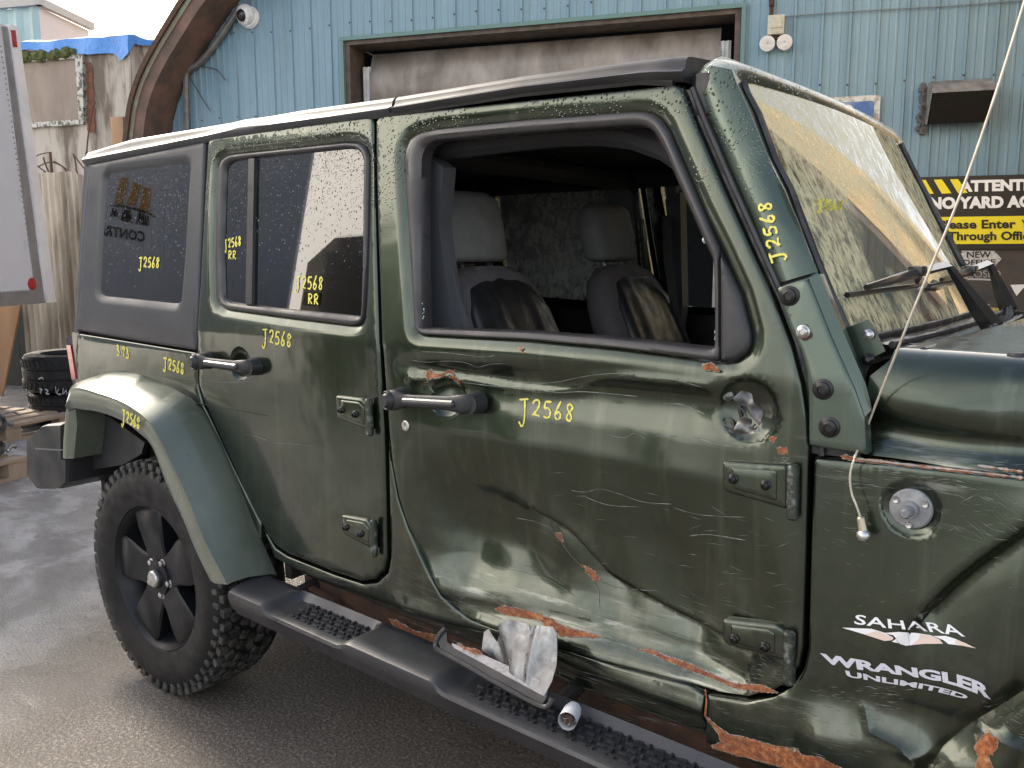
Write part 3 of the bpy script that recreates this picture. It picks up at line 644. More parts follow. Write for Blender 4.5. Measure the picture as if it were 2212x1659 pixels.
# arrow sign below
t = wall_thing('arrow_sign', px('P', 1760, 200), 'cracked white NEW OFFICE arrow sign on dark wall panel', 'sign')
wm2 = lambda UV: wallmap(UV, .066)
P = pxs('P', [(1565, 110), (1905, 112), (1980, 195), (1870, 315), (1860, 285), (1550, 280)])
patch('arrow_plate', [P], wm2, mat('cracked_white_paint', (.58, .57, .55), .6, 0, (.3, .29, .28), 60, lo=.5, hi=.58), t, jit=.3, h=30)
text_on('NEW', pxs('P', [(1620, 120), (1870, 118)]), pxs('P', [(1620, 185), (1870, 183)]), lambda UV: wallmap(UV, .069), SBLK, t, bold=.02)
text_on('OFFICE', pxs('P', [(1570, 205), (1915, 200)]), pxs('P', [(1570, 260), (1915, 255)]), lambda UV: wallmap(UV, .069), SBLK, t, bold=.02)
t2 = wall_thing('chalk_writing', px('P', 1800, 355), 'chalked word CLOSED with underline on dark wall panel', 'writing')
text_on('CLOSED', pxs('P', [(1560, 325), (1970, 315)]), pxs('P', [(1560, 390), (1970, 385)]), lambda UV: wallmap(UV, .063), mat('chalk', (.42, .42, .42), .9), t2, bold=-.012)
strip_mesh([pxs('P', [(1590, 405), (1780, 408), (1960, 418)])], lambda UV: wallmap(UV, .063), .02).build('underline', MATS['chalk'], t2)
t = wall_thing('triangle_sticker', px('P', 2140, 510), 'white triangle sticker pointing down on dark wall panel', 'sticker'); patch('sticker', [pxs('P', [(2070, 465), (2240, 460), (2135, 580)])], wm2, DECALW, t, jit=0, h=60)
# galvanised conduit along the arch foot
pts = [onplane(*q, W0+WN*.08, WN) for q in pxs('O', [(1560, 40), (1420, 250), (1300, 400), (1225, 450), (1205, 520), (1215, 900)])]
mb = MB(); mb.tube(catmull(pts, 6), .045, 8); o = mb.build('conduit', mat('old_grey_pipe', (.17, .18, .18), .55, .3, (.12, .11, .10), 9), None); tag(o, 'old grey conduit bending down the blue wall under the arch', 'pipe')
# dead vine tendrils on the wall
mb = MB(); random.seed(5)
for P in ([(1230, 500), (1300, 620), (1365, 720)], [(1290, 430), (1400, 450), (1460, 520)], [(1440, 90), (1480, 180), (1500, 230)], [(1250, 360), (1290, 440), (1240, 400)]):
    mb.tube(catmull([onplane(*q, W0+WN*.04, WN) for q in pxs('O', P)], 5), .006, 5)
o = mb.build('vine_tendrils', RUST_DK, None); tag(o, 'dry brown vine tendrils clinging to blue wall by the conduit', 'vine', kind='stuff')

# ================================================================== left background
class VPlane:
    """vertical plane through two ground-plan points"""
    def __init__(s, p, q):
        s.p = np.array([p[0], p[1], 0.]); d = np.array([q[0]-p[0], q[1]-p[1], 0.]); s.d = d/np.linalg.norm(d); s.n = np.array([s.d[1], -s.d[0], 0.])
        if (CAM-s.p)@s.n < 0: s.n = -s.n
    def at(s, u, v, off=0.): return onplane(u, v, s.p+s.n*off, s.n)
    def uv(s, P): return float((P-s.p)@s.d), float(P[2])
    def pt(s, a, z, off=0.): return s.p+s.d*a+s.n*off+np.array([0, 0, z])
    def M(s): return rotz(math.atan2(s.d[1], s.d[0]))
# ---- white box trailer
TRW = mat('trailer_white_panel', (.56, .57, .63), .35, 0, (.50, .51, .57), 1.2, rvar=.08)
TRP = mat('trailer_white_post', (.72, .72, .74), .4, 0, (.62, .62, .63), 3)
TRA = mat('trailer_alu_rail', (.34, .33, .34), .4, .5, (.26, .25, .25), 6)
p1 = onz(*px('G', 0, 250), 1.0); p2 = onz(*px('G', 300, 226), 1.0); pl = VPlane(p1, p2)
t = empty('box_trailer', pl.pt(0, 0), 'white box trailer with riveted side and red round reflector beyond the tailgate', 'trailer')
def quad_slab(name, pl_, pxs4, o0, o1, m, parent):
    P = [pl_.at(*q) for q in pxs4]; mb = MB(); mb.prism([p+pl_.n*o1 for p in P], pl_.n*(o0-o1)); return mb.build(name, m, parent, smooth=False)
L8 = -pl.d*1.9 if (p2-p1)@pl.d > 0 else pl.d*1.9
c_tr = pl.at(*px('O', 40, 165)); c_br = pl.at(*px('G', 240, 150)); mb = MB()
mb.prism([c_tr, c_br, c_br+L8, c_tr+L8], -pl.n*2.5); mb.build('side_panel', TRW, t, smooth=False)
a = pl.at(*px('O', 5, 160)); b = pl.at(*px('O', 50, 170)); c = pl.at(*px('G', 272, 150)); d = pl.at(*px('G', 215, 150))
quad_slab('corner_rail', pl, [px('O', 8, 170), px('O', 45, 175), px('G', 272, 225), px('G', 215, 150)], -.01, .012, TRA, t)
quad_slab('corner_post', pl, [px('O', 40, 160), px('O', 98, 175), px('G', 332, 220), px('G', 285, 224)], -.15, .03, TRP, t)
q = pl.at(*px('G', 240, 145)); q2 = pl.at(*px('G', 275, 226)); zr = (q[2]+.03, q2[2]); mb = MB(); mb.prism([q+pl.n*.02, q2+pl.n*.02, q2+pl.n*.02+L8+np.array([0, 0, 0]), q+pl.n*.02+L8], -pl.n*.05); mb.build('bottom_rail', TRA, t, smooth=False)
V, Fc = dome(pl.at(*px('G', 198, 107)), pl.n, [(.055, 0), (.055, .012), (.03, .02), (0, .02)], 20); MB().add(V, Fc).build('round_reflector', LAMPRED, t)
quad_slab('red_marker', pl, pxs('O', [(48, 195), (76, 198), (90, 307), (62, 305)]), .028, .036, LAMPRED, t)
mb = MB()
for i in range(46):
    f = i/45; u = np.array(px('O', 3, 300))*(1-f)+np.array(px('G', 218, 135))*f; V, Fc = dome(pl.at(*u), pl.n, [(.009, 0), (.006, .006), (0, .007)], 6); mb.add(V, Fc)
for i in range(14):
    f = i/13; u = np.array(px('G', 5, 158))*(1-f)+np.array(px('G', 235, 143))*f; V, Fc = dome(pl.at(*u), pl.n, [(.009, 0), (.006, .006), (0, .007)], 6); mb.add(V, Fc)
o = mb.build('rivets', TRA, t); tag(o, kind='stuff')
for k in (1.5, 5.0):
    mb = MB(); cc = pl.at(*px('G', 240, 150))+L8/7*k-pl.n*(.3+1.4*(k > 2)); mb.box((cc[0], cc[1], .5), (.12, .12, 1.0)); mb.build('landing_leg', TRA, t)
# ---- old weathered trailer with tarp
OLD = mat('weathered_trailer_skin', (.42, .375, .32), .75, 0, (.13, .10, .075), 3.2, stretch=(1, 1, .22), lo=.46, hi=.60, bscale=30, bstr=.3, detail=8)
PLYW = mat('grey_plywood', (.30, .245, .20), .8, 0, (.22, .175, .14), 3, stretch=(1, 1, .3), bscale=20, bstr=.2)
MOSS = mat('moss', (.055, .07, .02), .95, 0, (.10, .11, .035), 40, bscale=80, bstr=.8)
OLDW = mat('flaking_white_frame', (.48, .47, .42), .7, 0, (.10, .095, .07), 16, lo=.48, hi=.58, bscale=40, bstr=.4)
TARP = mat('blue_tarp', (.045, .20, .56), .42, 0, (.06, .25, .62), 5, bscale=14, bstr=.5, bdist=.03)
ZT = 4.75
c1 = onz(*px('O', 845, 232), ZT); c0 = onz(*px('O', 100, 285), ZT); c2 = onz(*px('O', 1075, 285), ZT); pf = VPlane(c0, c1); pr_ = VPlane(c1, c2)
t = empty('old_trailer', pf.pt(0, 0), 'weathered rusty old box trailer with boarded window', 'trailer')
left = c1+(c0-c1)*2.2; right = c1+(c2-c1)*2.6
mb = MB(); mb.prism([left*np.array([1, 1, 0])+np.array([0, 0, .9]), np.array([c1[0], c1[1], .9]), c1, left], -pf.n*.06); mb.build('front_panel', OLD, t, smooth=False)
mb = MB(); mb.prism([np.array([c1[0], c1[1], .9]), np.array([right[0], right[1], .9]), right, c1], -pr_.n*.06); mb.build('side_panel', OLD, t, smooth=False)
mb = MB(); mb.add([left, c1, right, left+(right-c1)], [(0, 1, 2, 3)]); mb.build('roof', OLD, t, smooth=False)
quad_slab('window_board', pf, pxs('O', [(100, 412), (505, 385), (530, 775), (150, 800)]), -.02, .02, PLYW, t)
quad_slab('window_frame', pf, pxs('O', [(500, 355), (550, 350), (560, 790), (530, 800)]), -.01, .06, OLDW, t)
quad_slab('window_frame', pf, pxs('O', [(120, 805), (555, 775), (555, 808), (120, 838)]), -.01, .06, OLDW, t)
quad_slab('window_frame', pf, pxs('O', [(80, 375), (500, 345), (500, 385), (80, 412)]), -.01, .06, OLDW, t)
quad_slab('top_rail', pf, pxs('O', [(60, 290), (845, 225), (845, 285), (60, 345)]), -.01, .03, OLD, t)
quad_slab('corner_strip', pf, pxs('O', [(815, 250), (850, 250), (860, 900), (830, 900)]), -.01, .03, OLD, t)
patch('rust_stain', [pxs('O', [(560, 410), (590, 400), (605, 560), (615, 780), (622, 865), (565, 850), (560, 640)])], lambda UV: np.array([pf.at(*q, .012) for q in UV]), RUSTY if False else mat('trailer_rust', (.20, .065, .028), .85, 0, (.07, .04, .028), 14, bscale=40, bstr=.5), t, jit=2)
mb = MB(); random.seed(11)
for k in range(40):
    f = random.random(); g = random.gauss(0, .25); u = np.array(px('O', 120+370*f, 375-35*f+random.uniform(-14, 14))); cc = pf.at(*u, .05); r = random.uniform(.03, .085)
    bm = bmesh.new(); bmesh.ops.create_icosphere(bm, subdivisions=2, radius=r)
    for v in bm.verts: v.co *= random.uniform(.75, 1.2)
    mb.add([Vector(cc)+v.co for v in bm.verts], [[v.index for v in f_.verts] for f_ in bm.faces]); bm.free()
o = mb.build('moss_clumps', MOSS, t); tag(o, kind='stuff')
mb = MB()
for k in range(34):
    f = k/33; u = np.array(px('O', 832, 290))*(1-f)+np.array(px('O', 850, 900))*f; V, Fc = dome(pf.at(*u, .03), pf.n, [(.014, 0), (.008, .01), (0, .012)], 6); mb.add(V, Fc)
for k in range(30):
    f = k/29; u = np.array(px('O', 130, 330))*(1-f)+np.array(px('O', 830, 262))*f; V, Fc = dome(pf.at(*u, .03), pf.n, [(.014, 0), (.008, .01), (0, .012)], 6); mb.add(V, Fc)
o = mb.build('rivets', OLD, t); tag(o, kind='stuff')
for a_ in (.5, 2.0):
    mb = MB(); cc = pf.pt(a_, .45, -.6); mb.box(cc, (.15, .15, .9), pf.M()); mb.build('support_leg', RUST_DK, t)
# tarp: draped sheet over roof edge
mb = MB(); rows = []
edge = [left+(c1-left)*f for f in np.linspace(0, 1, 34)]+[c1+(right-c1)*f for f in np.linspace(.02, 1, 22)]
nn = [pf.n]*34+[pr_.n]*22; rs = np.random.RandomState(4); dr = .13+.03*np.sin(np.arange(56)*.23)+rs.uniform(-.012, .012, 56); dr[22:32] += .10; dr[32] += .22; dr[33] += .12; dr[34:] -= .05
back = np.array([-(pf.n+pr_.n)[0], -(pf.n+pr_.n)[1], 0]); back /= np.linalg.norm(back)
for k, (o_, h) in enumerate(((-.9, .03), (-.3, .03), (-.02, .03), (.05, .0), (.055, -.5), (.06, -1.))):
    row = []
    for i, e in enumerate(edge):
        zz = h if h > -.1 else h*dr[i]; row.append(e+(nn[i]*o_ if o_ > -.1 else back*(-o_))+nn[i]*(.02*math.sin(i*1.3+k*.6))+np.array([0, 0, zz+.012*math.sin(i*.9+k)]))
    rows.append(row)
mb.loft(rows); o = mb.build('blue_tarp', TARP, None); tag(o, 'bright blue plastic tarp draped over old trailer roof', 'tarp')
# ---- pale teal shed far behind
ZS = 5.6
e1 = onz(*px('O', 250, 42), ZS); e0 = onz(*px('O', 0, 65), ZS); e2 = onz(*px('O', 560, 190), ZS); qf = VPlane(e0, e1); qr = VPlane(e1, e2)
t = empty('metal_shed', (e1[0], e1[1], 0), 'pale green ribbed metal shed rising behind old trailer', 'building'); l2 = e1+(e0-e1)*3; r2 = e1+(e2-e1)*1.05
SH = mat('pale_green_cladding', (.36, .47, .44), .5, 0, (.31, .41, .39), 2); SHP = mat('pale_pink_panel', (.62, .52, .47), .6, 0, (.56, .47, .43), 2)
nrib = int(np.linalg.norm(l2-e1)/.1)
lo = []; hi = []
for i in range(nrib): f = i/(nrib-1); P = l2+(e1-l2)*f+qf.n*(.05 if i % 3 == 0 else 0); lo.append(P*np.array([1, 1, 0])); hi.append(P)
MB().loft([lo, hi]).build('front_cladding', SH, t, smooth=False)
MB().prism([np.array([e1[0], e1[1], 0]), np.array([r2[0], r2[1], 0]), r2, e1], -qr.n*.05).build('side_wall', SHP, t, smooth=False)
mb = MB(); mb.prism([l2+qf.n*.12, e1+qf.n*.12+qr.n*.12, e1+qf.n*.12+qr.n*.12+np.array([0, 0, .13]), l2+qf.n*.12+np.array([0, 0, .13])], -qf.n*.1)
mb.prism([e1+qf.n*.12+qr.n*.12, r2+qr.n*.12, r2+qr.n*.12+np.array([0, 0, .13]), e1+qf.n*.12+qr.n*.12+np.array([0, 0, .13])], -qr.n*.1); mb.build('roof_fascia', mat('fascia_beige', (.40, .36, .31), .6), t, smooth=False)
# ---- corrugated fence
f0 = onz(*px('G', 193, 785), 0); f1 = onz(*px('G', 440, 800), 0); fd = f1-f0; f1 = f0+fd/np.linalg.norm(fd)*3.2; pfn = VPlane(f0, f1); ztop = pfn.at(*px('O', 300, 1118))[2]
FEN = mat('old_corrugated_sheet', (.46, .42, .35), .6, .1, (.15, .12, .085), 5, stretch=(1, 1, .15), lo=.44, hi=.64, bscale=30, bstr=.15)
t = empty('corrugated_fence', pfn.pt(0, 0), 'rusty pale corrugated sheet fence behind the tyre stack', 'fence')
for k in range(4):
    lo = []; hi = []
    for i in range(101): a = k*.8+i*.0081; w = .019*math.cos(a/.078*2*math.pi); lo.append(pfn.pt(a, 0, w+.006*(k % 2))); hi.append(pfn.pt(a, ztop-.03*(k % 2)+.004*math.sin(i), w+.006*(k % 2)))
    MB().loft([lo, hi]).build('fence_sheet', FEN, t, sharp=80)
for k in range(3): MB().box(pfn.pt(.1+k*1.45, ztop/2, -.08), (.09, .09, ztop), pfn.M()).build('post', RUST_DK, t)
# dark store front left of the fence
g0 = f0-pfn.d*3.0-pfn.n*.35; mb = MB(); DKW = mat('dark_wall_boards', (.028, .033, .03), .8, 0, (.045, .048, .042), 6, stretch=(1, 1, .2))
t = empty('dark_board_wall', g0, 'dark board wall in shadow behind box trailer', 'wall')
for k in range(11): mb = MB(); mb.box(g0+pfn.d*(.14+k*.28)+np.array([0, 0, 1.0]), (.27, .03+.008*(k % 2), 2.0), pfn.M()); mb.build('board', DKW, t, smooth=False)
# leaning plywood sheet
PW_ = mat('raw_plywood', (.36, .22, .12), .7, 0, (.27, .155, .08), 4, stretch=(1, 1, .2), bscale=18, bstr=.2)
pb0 = onz(*px('G', 10, 808), 0); plb = VPlane(pb0, pb0+pfn.d); P = [plb.at(*q) for q in pxs('G', [(-60, 250), (66, 240), (40, 520), (12, 808), (-60, 815)])]
P = [p-plb.n*(p[2]*.12) for p in P]; mb = MB(); mb.prism(P, -plb.n*.02); o = mb.build('plywood_sheet', PW_, None, smooth=False); tag(o, 'brown plywood sheet leaning upright under box trailer', 'board')
# wood post by the old trailer, twigs
pp = pf.at(*px('O', 770, 760), .5); mb = MB(); mb.box((pp[0], pp[1], pp[2]/2), (.22, .12, pp[2]), pf.M(), .01); o = mb.build('timber_post', PW_, None); tag(o, 'short raw timber post standing against old trailer', 'post')
t = empty('bare_bush', pfn.pt(1.0, 0, -.5), 'bare leafless twigs growing behind corrugated fence', 'bush'); random.seed(21)
TW = mat('dry_twig', (.09, .05, .035), .8)
for P in ([(215, 1030), (245, 1005), (325, 985)], [(215, 1040), (250, 1080), (290, 1110)], [(280, 1020), (300, 1080), (315, 1115)], [(475, 995), (490, 1060), (495, 1115)], [(475, 1000), (520, 1060), (560, 1110)], [(235, 1085), (340, 1050), (455, 1110)], [(605, 680), (575, 850), (560, 1000)], [(350, 1045), (400, 1075), (430, 1112)], [(220, 1140), (290, 1130), (340, 1112)]):
    pts = catmull([pfn.at(*q, -.3) for q in pxs('O', P)], 4); base = pts[-1]*np.array([1, 1, 0]); MB().tube(pts+[base], [.008]*(len(pts)-1)+[.014, .016], 5).build('branch', TW, t)
# ---- tyre stack
def simple_tyre(name, cx, cy, z0, r, w, label, n=64):
    e = empty(name, (cx, cy, z0), label, 'tyre', 'tyres stacked by the corrugated fence'); c = (cx, cy, z0+w/2)
    ri = r*.58; h = w/2; prof = [(ri, -h*.8), (ri+.02, -h*.95), (r*.8, -h), (r*.93, -h*.92), (r, -h*.7), (r, -h*.3), (r-.008, -h*.27), (r-.008, -h*.23), (r, -h*.2), (r, h*.2), (r-.008, h*.23), (r-.008, h*.27), (r, h*.3), (r, h*.7), (r*.93, h*.92), (r*.8, h), (ri+.02, h*.95), (ri, h*.8)]
    MB().lathe(prof, c, 'z', n, closed=True).build('carcass', TYRE, e)
    mb = MB()
    for k in range(44):
        a = 2*math.pi*k/44
        for zz in (-.75, .75): mb.box((cx+(r-.003)*math.cos(a), cy+(r-.003)*math.sin(a), c[2]+zz*h*.75), (.014, .03, h*.38), rotz(a) @ Matrix.Rotation(.4*(1 if zz > 0 else -1), 3, 'X'))
    o = mb.build('tread_blocks', TYRE, e, smooth=False); tag(o, kind='stuff'); return e
tp = onz(*px('G', 430, 992), 0); tdir = tp-CAM; tdir[2] = 0; tdir /= np.linalg.norm(tdir)
tc = onz(*px('G', 480, 985), 0)+tdir*.33
simple_tyre('used_tyre', tc[0], tc[1], 0, .36, .27, 'black used tyre at bottom of stack beside the fence')
up = simple_tyre('used_tyre', tc[0]-.01, tc[1], .27, .385, .33, 'wide black used tyre on top of stack beside the fence')
cw = VPlane(tc-tdir*.385, tc-tdir*.385+np.array([-tdir[1], tdir[0], 0]))
sc_c = catmull; lines = []
for P in ([(245, 760), (262, 765), (250, 780), (258, 790)], [(280, 765), (300, 770), (285, 790), (305, 792)], [(345, 745), (350, 790)], [(365, 760), (355, 790), (380, 795)], [(395, 755), (390, 795), (412, 770), (415, 798)], [(240, 700), (262, 690), (270, 705)]): lines.append(catmull(pxs('G', P), 3))
def tyremap(UV): 
    out = []
    for u, v in UV:
        d = ray(u, v); dx, dy = d[0], d[1]; ox, oy = CAM[0]-tc[0]+.01, CAM[1]-tc[1]; A = dx*dx+dy*dy; B = ox*dx+oy*dy; Cc = ox*ox+oy*oy-.39**2; disc = B*B-A*Cc
        tt = (-B-math.sqrt(max(disc, 0)))/A; out.append(CAM+d*tt)
    return np.array(out)
[strip_mesh([l], tyremap, .012).build('chalk_mark', MATS['chalk'], up) for l in lines]
# ---- pallet with engine parts
PAL = mat('pallet_wood', (.34, .27, .20), .8, 0, (.24, .18, .13), 6, stretch=(1, 1, .4), bscale=25, bstr=.3)
q0 = onz(*px('G', 0, 1352), 0); q1 = onz(*px('G', 180, 1305), 0); pd_ = q1-q0; pd_[2] = 0; pd_ /= np.linalg.norm(pd_); pn_ = np.array([-pd_[1], pd_[0], 0]); 
if (pn_@(q0-CAM)) < 0: pn_ = -pn_
Mp = rotz(math.atan2(pd_[1], pd_[0]))
def pallet(corner, label, h=.145):
    e = empty('wooden_pallet', corner, label, 'pallet', 'wooden pallets in the yard')
    for k in range(3): MB().box(corner-pd_*.55+pn_*(.05+.45*k)+np.array([0, 0, .011]), (1.1, .1, .022), Mp).build('bottom_board', PAL, e, smooth=False)
    for k in range(3):
        for j in range(3): MB().box(corner-pd_*(.07+.48*j)+pn_*(.05+.45*k)+np.array([0, 0, .067]), (.13, .095, .09), Mp).build('block', PAL, e, smooth=False)
    for j in range(6): MB().box(corner-pd_*.55+pn_*(.05+.19*j)+np.array([0, 0, .125]), (1.1, .12, .022), Mp).build('top_board', PAL, e, smooth=False)
    return e
pc = q1; pallet(pc, 'low pale wooden pallet carrying loose engine parts')
ENG = mat('engine_alloy', (.30, .30, .31), .4, .7, (.12, .115, .11), 26, lo=.4, hi=.62, bscale=60, bstr=.3)
e = empty('engine_block', pc-pd_*.4+pn_*.3+np.array([0, 0, .136]), 'dirty grey engine with pulleys lying on wooden pallet', 'engine'); random.seed(9)
bc = pc-pd_*.27+pn_*.34
MB().box(bc+np.array([0, 0, .30]), (.42, .40, .32), Mp, .03).build('crankcase', ENG, e)
MB().box(bc+np.array([0, 0, .50])-pd_*.02, (.34, .2, .12), Mp @ Matrix.Rotation(.3, 3, 'X'), .02).build('valve_cover', ENG, e)
for (da, dz, r) in ((.05, .26, .085), (-.08, .34, .06), (.16, .36, .045), (.13, .21, .05)):
    V, Fc = dome(bc+pd_*da-pn_*.21+np.array([0, 0, dz]), -pn_, [(0, .05), (r*.3, .05), (r*.35, .03), (r*.8, .03), (r, .06), (r, 0)], 20); MB().add(V, Fc).build('pulley', ENG, e)
for k in range(14):
    a = bc+pd_*random.uniform(-.2, .27)-pn_*random.uniform(.12, .24)+np.array([0, 0, random.uniform(.15, .5)]); b2 = a+pd_*random.uniform(.03, .12)+np.array([0, 0, random.uniform(-.05, .08)])-pn_*random.uniform(0, .05)
    MB().tube([a, (a+b2)/2+np.array([0, 0, .02]), b2], random.uniform(.008, .02), 6).build('pipe_stub', ENG, e)
pc2 = onz(*px('G', 300, 1100), 0)+pn_*.3; pc2[2] = 0; pallet(pc2+pd_*.5, 'wooden pallet behind the black rear bumper')
MB().box(pc2+pd_*.1+pn_*.3+np.array([0, 0, .136+.09]), (.5, .4, .18), Mp, .005); 

# ================================================================== the vehicle
car = empty('off_road_vehicle', (1.2, 0, 0), 'crashed dark green four-door off-road vehicle with black hardtop and dented door', 'vehicle')
HUBZ = .385
def bxz(k, *pts): return xz(pxs(k, pts))
# ---- dent fields (inward displacement in metres, over x,z)
def gauss(x, z, c, sx, sz, a, rot=0.):
    dx, dz = x-c[0], z-c[1]; cr, sr = math.cos(rot), math.sin(rot); u, w = cr*dx+sr*dz, -sr*dx+cr*dz; return a*np.exp(-.5*((u/sx)**2+(w/sz)**2))
def crease(x, z, line, a, w, p=1.):
    q = np.stack([np.ravel(x), np.ravel(z)], 1); d = pdist(q, line, False).reshape(np.shape(x)); return a*np.exp(-(d/w)**p)
def sdist(x, z, line):
    """signed distance to an open polyline (positive = below/right-hand side)"""
    q = np.stack([np.ravel(x), np.ravel(z)], 1); best = np.full(len(q), 1e9); sg = np.zeros(len(q))
    for i in range(len(line)-1):
        a, b = line[i], line[i+1]; ab = b-a; t = np.clip(((q-a)@ab)/(ab@ab), 0, 1); d = q-(a+t[:, None]*ab); dn = np.linalg.norm(d, axis=1); k = dn < best
        sg[k] = np.sign(ab[0]*d[k, 1]-ab[1]*d[k, 0]); best[k] = dn[k]
    return (best*-sg).reshape(np.shape(x))
def smooth_line(k, *pts): return np.array(catmull(bxz(k, *pts), 4))
c_main = bxz('D', (1250, 760))[0]; c_left = bxz('D', (620, 1180))[0]; c_low = bxz('D', (900, 1430))[0]; c_mid2 = bxz('D', (1500, 1250))[0]
l_upper = smooth_line('D', (200, 330), (480, 345), (760, 395), (1080, 410), (1300, 330), (1600, 345), (1880, 375))
l_band = bxz('D', (150, 250), (600, 290), (1100, 290), (1500, 275), (1900, 320))
l_ridge = smooth_line('D', (880, 1120), (1040, 1210), (1190, 1390), (1290, 1500), (1500, 1610), (1750, 1750), (2050, 1850))
l_sill = bxz('K', (300, 480), (620, 520), (1000, 610), (1500, 760), (2150, 960))
handleF = bxz('D', (405, 440))[0]; mirF = bxz('B', (330, 1300))[0]
def bowl(x, z, c, r, dep):
    d = np.sqrt((x-c[0])**2+(z-c[1])**2)/r; return dep*np.clip(1-d**2.6, 0, 1)**.6
def dent_door(x, z):
    x = np.asarray(x, float); z = np.asarray(z, float); win = np.clip((z-1.12)/.08, 0, 1); edge = np.clip((x-.93)/.12, 0, 1)*np.clip((2.03-x)/.10, 0, 1)
    zk = [.50, .56, .61, .64, .70, .82, .92, .985, 1.05, 1.105, 1.135, 1.165, 1.20]; dk = [.0, .014, .040, .050, .052, .036, .012, .0, .007, .024, .027, .006, 0]
    zz = z-.05*np.clip((1.5-x)/.5, -1, 1)*np.clip((1.05-z)/.3, 0, 1)*.6
    d = np.interp(zz, zk, dk)*np.clip((x-.97)/.22, 0, 1)*np.clip((2.02-x)/.22, .0, 1)
    d = d+gauss(x, z, c_main, .16, .10, .014)+gauss(x, z, c_left, .09, .10, .020, .4)+gauss(x, z, c_low, .2, .05, .010, -.3)
    sd_ = sdist(x, z, l_ridge); near = np.exp(-np.abs(sd_)/.06); d += near*(.008+.024*np.tanh(sd_/.007))
    d += crease(x, z, l_band, .006, .018, 1.6)-crease(x, z, l_upper, .008, .014, 1.3)
    d += crease(x, z, l_sill, .016, .03, 2.)
    d = d*edge*(1-win*.6)
    d += .0035*np.sin(x*31+z*13)*np.exp(-((z-.75)/.18)**2)*edge
    return d+bowl(x, z, handleF, .052, .022)+bowl(x, z, mirF, .062, .018)
def surf_door(x, z): return S(z)+dent_door(x, z)
# ---- outlines (pixel traced, on the side surface)
doorF_px = [(811, 262), (816, 254), (826, 249), (1455, 183), (1466, 183), (1475, 196), (1500, 262), (1560, 402), (1622, 540), (1673, 650), (1708, 742), (1732, 832), (1742, 900), (1746, 968), (1743, 1100), (1739, 1250), (1734, 1400), (1726, 1440), (1703, 1474), (1670, 1494), (1615, 1507), (1551, 1497), (1490, 1477), (1338, 1440), (1209, 1402), (1100, 1372), (1053, 1355), (1013, 1337), (979, 1311), (952, 1284), (932, 1247), (905, 1190), (880, 1135), (860, 1075), (846, 1000), (838, 930), (826, 760), (815, 500), (811, 330)]
doorR_px = [(448, 312), (452, 300), (462, 294), (792, 252), (803, 254), (806, 264), (806, 330), (810, 500), (819, 760), (828, 930), (832, 1080), (834, 1205), (829, 1233), (809, 1252), (782, 1256), (720, 1235), (622, 1196), (596, 1179), (575, 1150), (541, 1086), (503, 1004), (463, 917), (440, 868), (429, 831), (426, 754), (431, 620), (440, 450)]
quarter_px = [(163, 720), (300, 742), (422, 762), (424, 835), (434, 870), (458, 920), (497, 1004), (560, 1130), (560, 1180), (470, 1150), (440, 1010), (400, 930), (340, 878), (265, 850), (200, 845), (168, 850), (163, 838), (160, 760)]
top_px = pxs('A', [(240, 200), (985, 50), (975, 300), (955, 800), (940, 1100), (932, 1422), (700, 1388), (400, 1335), (152, 1292), (160, 1150), (185, 800), (215, 420)])
qwin_px = pxs('A', [(335, 290), (360, 262), (850, 198), (868, 205), (872, 225), (858, 420), (838, 800), (812, 1095), (795, 1110), (760, 1108), (320, 1062), (295, 1045), (290, 1020), (300, 800), (315, 500)])
rwin_px = pxs('A', [(1050, 1080), (1046, 800), (1056, 400), (1066, 230), (1085, 175), (1130, 142), (1200, 132), (1900, 60), (1985, 64), (2032, 96), (2052, 150), (2044, 600), (2030, 1000), (2016, 1205), (2004, 1240), (1975, 1256), (1930, 1258), (1500, 1206), (1115, 1152), (1070, 1125)])
fwin_px = pxs('W', [(275, 1365), (250, 1000), (228, 650), (215, 430), (222, 370), (248, 322), (300, 290), (400, 268), (900, 217), (1480, 172), (1570, 176), (1630, 208), (1680, 275), (1780, 510), (1880, 745), (1985, 960), (2085, 1185), (2140, 1390), (2142, 1460), (2120, 1515), (2060, 1558), (1965, 1572), (1400, 1492), (900, 1442), (320, 1412), (288, 1398)])
doorF = xz(doorF_px, surf_door); doorR = xz(doorR_px); quarter = xz(quarter_px); topside = xz(top_px); qwin = xz(qwin_px); rwin = xz(rwin_px); fwin = xz(fwin_px)
handleR = bxz('A', (1225, 1510))[0]
def surf_rear(x, z): return S(z)+bowl(x, z, handleR, .052, .022)
def circ_pts(c, rs, n=28): return np.array([(c[0]+r*math.cos(2*math.pi*i/n), c[1]+r*math.sin(2*math.pi*i/n)) for r in rs for i in range(n)])
def crease_pts(lines, offs=(0, .006, -.006, .013, -.013, .021, -.021), h=.009):
    out = []
    for l in lines:
        r = resample(l, h, False); t = np.gradient(r, axis=0); n = np.stack([-t[:, 1], t[:, 0]], 1); n /= np.linalg.norm(n, axis=1)[:, None]+1e-9
        for o_ in offs: out.append(r+n*o_)
    return np.concatenate(out)
RINGS = (.012, .024, .034, .042, .047, .0505, .053, .056, .061)
front_door = panel('front_door', doorF, PAINT, car, surf_door, [(fwin, .030, .013)], h=.014, roll=.007, extra=np.concatenate([circ_pts(handleF, RINGS), circ_pts(mirF, tuple(r+.008 for r in RINGS)), crease_pts([l_ridge, l_upper, l_band])]))
front_door['label'] = 'crushed and creased green front door with missing window glass'
rear_door = panel('rear_door', doorR, PAINT, car, surf_rear, [(rwin, .030, .013)], h=.02, roll=.007, extra=circ_pts(handleR, RINGS))
quarter_panel = panel('rear_quarter_panel', quarter, PAINT, car, lambda x, z: S(z)+.004, h=.025, roll=.006)
